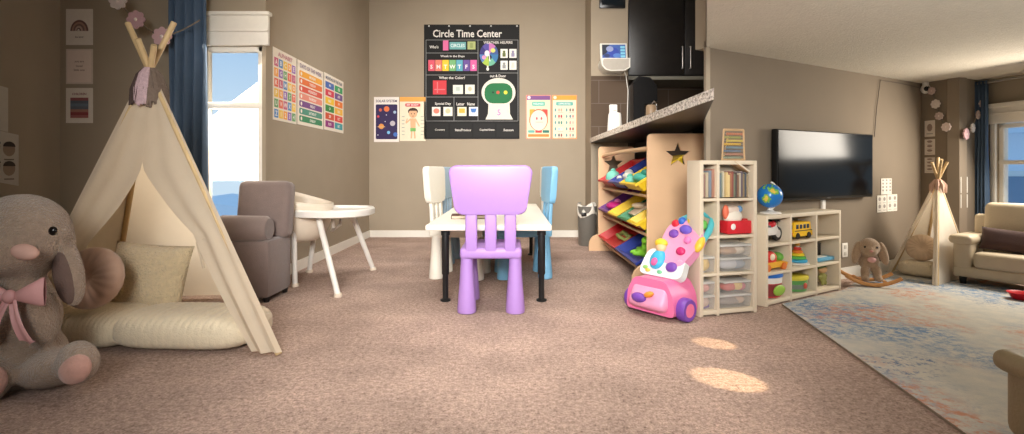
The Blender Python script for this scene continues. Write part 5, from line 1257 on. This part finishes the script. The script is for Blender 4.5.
B().ell(C_((206, 150, 140), .8), (-2*k, -.13, 28*k+.035), (.014, .008, .01)).build('nose', tr_)
B().ell(C_((216, 166, 160), .6), (-1*k, -.1, 20*k+.035), (3.4*k, .018, 2.4*k)).build('bow', tr_)
for y in (-.11, .12):
    B().tube(M('honey_wood', (206, 150, 92), .5, var=.1, scale=10), [(-.2+.4*q/12, y, .018+.09*((q-6)/6)**2*.75) for q in range(13)], .016, 8).build('rocker', tr_)
for x in (-.09, .09): B().tube(M('honey_wood', (206, 150, 92)), [(x, -.11, .045), (x, .12, .045)], .012, 8).build('cross_bar', tr_)
# ---- sofa
lth = M('beige_leather', (196, 182, 158), .5, var=.04, scale=10, bump=.12, bscale=90, spec=.4)
sl_ = Vector((.5, -.866)).normalized(); su = Vector((.866, .5)).normalized(); S0 = Vector((3.85, 4.57))
Ms = Matrix(((su.x, -sl_.x, 0, S0.x), (su.y, -sl_.y, 0, S0.y), (0, 0, 1, RZt), (0, 0, 0, 1)))   # local x = depth, local y = back along the sofa (negative = towards the viewer)
th = thing('sofa', 'beige leather sofa under the right window', 'sofa', mat=Ms)
LN = 1.2
B().box(lth, (.235, -LN/2, .105), (.44, LN-.02, .09), .02, 3).build('base_rail', th)
for y in (-.07, -LN+.07):
    a_ = B(); a_.box(lth, (.22, y, .23), (.40, .13, .33), .04, 4); a_.box(lth, (.2, y, .385), (.44, .17, .08), .036, 4); a_.build('arm', th)
for k in range(2):
    y = -.145-(LN-.29)/2*(k+.5)
    B().box(lth, (.19, y, .215), (.37, (LN-.29)/2-.006, .14), .04, 4).build('seat_cushion', th)
    B().box(lth, (.37, y+.01, .47), (.13, (LN-.29)/2+.03, .46), .05, 4, Matrix.Rotation(R(8), 4, 'Y')).build('back_cushion', th)
B().box(lth, (.43, -LN/2, .34), (.07, LN-.06, .5), .03, 3).build('back_frame', th)
for y in (-.07, -LN+.07):
    for x in (.06, .4): B().lathe(blk, [(.022, 0), (.03, .06)], (x, y, 0), 12).build('foot', th)
br = M('brown_cushion_cloth', (74, 52, 50), .85, var=.06, scale=20, bump=.2, bscale=150, sheen=.2)
pm = Ms @ Matrix.Translation((.225, -.33, .385)) @ Matrix.Rotation(R(22), 4, 'Y') @ Matrix.Rotation(R(-90+12), 4, 'Z')
th = thing('throw_pillow', 'dark brown rectangular cushion on the beige sofa', 'cushion', mat=pm)
pillow(B(), br, (0, 0, 0), .38, .1, .2, Matrix.Identity(4)).build('pillow_cover', th, ang=180)
q = fl(1021, 301)
th = thing('toy_dish', 'red plastic toy dish on the rug under the sofa front', 'toy', (q.x, q.y, RZt), 0)
B().lathe(C_((206, 36, 48), .35), [(0, 0), (.05, 0), (.08, .05), (.085, .052), (.078, .046), (.05, .01), (0, .01)], seg=24).build('dish', th)
# ---- near armchair corner at lower right
th = thing('armchair', 'olive beige leather armchair corner at the lower right edge', 'armchair', (2.3, 1.55, RZt), R(-4))
la = M('olive_leather', (150, 136, 104), .5, var=.05, scale=10, bump=.12, bscale=80)
B().box(la, (-.08, .24, .155), (.86, .22, .29), .05, 4).build('arm', th); B().box(la, (-.09, .24, .285), (.9, .26, .08), .038, 4).build('arm_pad', th)
B().box(la, (0, -.2, .11), (.8, .66, .2), .04, 3).build('seat_base', th); B().box(la, (-.02, -.2, .25), (.7, .6, .1), .04, 3).build('seat_cushion', th); B().box(la, (.36, -.2, .4), (.2, .66, .5), .06, 3).build('backrest', th)
B().box(la, (-.08, -.62, .155), (.86, .2, .29), .05, 4).build('arm', th)

# ---- baby walker toy
WC = Vector((1.015, 3.60, 0)); wr = math.atan2(-.8, .6)
PK, PU, LP = (232, 120, 168), (120, 72, 172), (238, 160, 196)
th = thing('baby_walker', 'pink and purple baby walker toy in front of the rack', 'walker toy', WC, wr)
pk = C_(PK, .35); lp2 = C_(LP, .35); pu = C_(PU, .35)
B().prism(pk, rounded([(-.2, .03), (.2, .03), (.19, .16), (.13, .26), (-.13, .26), (-.19, .16)], .04), -.10, .16).build('base', th)
B().box(lp2, (0, -.09, .13), (.3, .1, .16), .04, 3, Matrix.Rotation(R(-28), 4, 'X')).build('front_cover', th)
B().ell(pu, (-.05, -.15, .13), (.06, .03, .034)).build('front_emblem', th); B().ell(C_((236, 150, 60), .4), (.03, -.145, .165), (.04, .025, .02), rot=rxyz(0, -20, 0)).build('orange_handle', th)
for x, r_ in ((.215, .078), (-.215, .078)):
    wo = B().lathe(pu, [(.045, -.035), (.07, -.035), (r_, -.02), (r_, .02), (.07, .035), (.045, .035)], (x, .0, r_), 28, Matrix.Rotation(R(90), 4, 'Y')).build('wheel', th)
    B().lathe(C_((236, 120, 160), .35), [(0, -.03), (.046, -.03), (.046, .03), (0, .03)], (x+math.copysign(.006, x), 0, r_), 20, Matrix.Rotation(R(90), 4, 'Y')).build('hub', wo)
for x in (-.17, .17): B().lathe(pu, [(0, -.02), (.05, -.02), (.05, .02), (0, .02)], (x, .26, .05), 18, Matrix.Rotation(R(90), 4, 'Y')).build('rear_wheel', th)
for x in (-.16, .16): B().tube(pk, [(x, .1, .06), (x, .26, .05)], .022, 10).build('rear_leg', th)
TB = Matrix.Translation((0, .02, .25)) @ Matrix.Rotation(R(-32), 4, 'X')
wb = C_((232, 236, 234), .35)
pl = B().prism(wb, rounded([(-.18, 0), (.18, 0), (.16, .2), (-.16, .2)], .06), -.03, .03).build('activity_board', th, TB)
B().ell(C_((70, 180, 220), .35), (-.05, -.035, .12), (.06, .03, .075)).build('blue_dress', th, TB); B().ell(C_((226, 100, 160), .35), (-.05, -.06, .09), (.026, .016, .03)).build('pink_heart', th, TB)
B().ell(C_((240, 196, 150), .4), (-.05, -.04, .21), (.04, .032, .04)).build('doll_head', th, TB); B().ell(C_((244, 206, 60), .4), (-.06, -.045, .24), (.05, .034, .035)).build('doll_hair', th, TB)
B().ell(pu, (.08, -.035, .08), (.045, .02, .036)).build('purple_button', th, TB)
for k, (x, z) in enumerate(((-.13, .05), (-.1, .03), (.0, .03), (.13, .13))): B().ell(C_([(150, 200, 110), (240, 200, 90), (120, 200, 150), (240, 170, 200)][k], .4), (x, -.032, z), (.022, .008, .014)).build('painted_leaf', th, TB)
TU = TB @ Matrix.Translation((.06, .0, .2)) @ Matrix.Rotation(R(8), 4, 'Y')
up = B().prism(lp2, rounded([(-.1, -.1), (.1, -.1), (.15, .05), (.15, .17), (.08, .24), (-.08, .24), (-.15, .17), (-.15, .05)], .05), -.035, .035).build('upright', th, TU)
for (rgb, c, r_) in ((PU, (-.07, -.04, .12), (.04, .02, .032)), ((110, 90, 200), (.01, -.045, .17), (.05, .022, .034)), ((206, 50, 110), (.05, -.04, .01), (.036, .02, .03)), ((230, 130, 190), (.06, -.04, .1), (.03, .02, .028)), ((210, 40, 60), (-.1, -.03, .2), (.034, .026, .03)), ((60, 110, 200), (-.06, -.03, .23), (.03, .026, .03)), ((240, 206, 60), (.01, -.03, .25), (.03, .026, .028)), ((110, 190, 90), (.09, -.02, .24), (.045, .03, .04)), ((244, 200, 70), (.15, -.02, .1), (.03, .026, .06))):
    B().ell(C_(rgb, .35), c, r_, 14, 10).build('button', th, TU)
B().tube(C_((90, 196, 206), .35), [(-.13, .0, .14), (-.12, .03, .26), (-.06, .05, .33), (.02, .055, .355), (.1, .05, .33), (.14, .02, .22), (.14, .0, .12)], .022, 12).build('push_handle', th, TU)
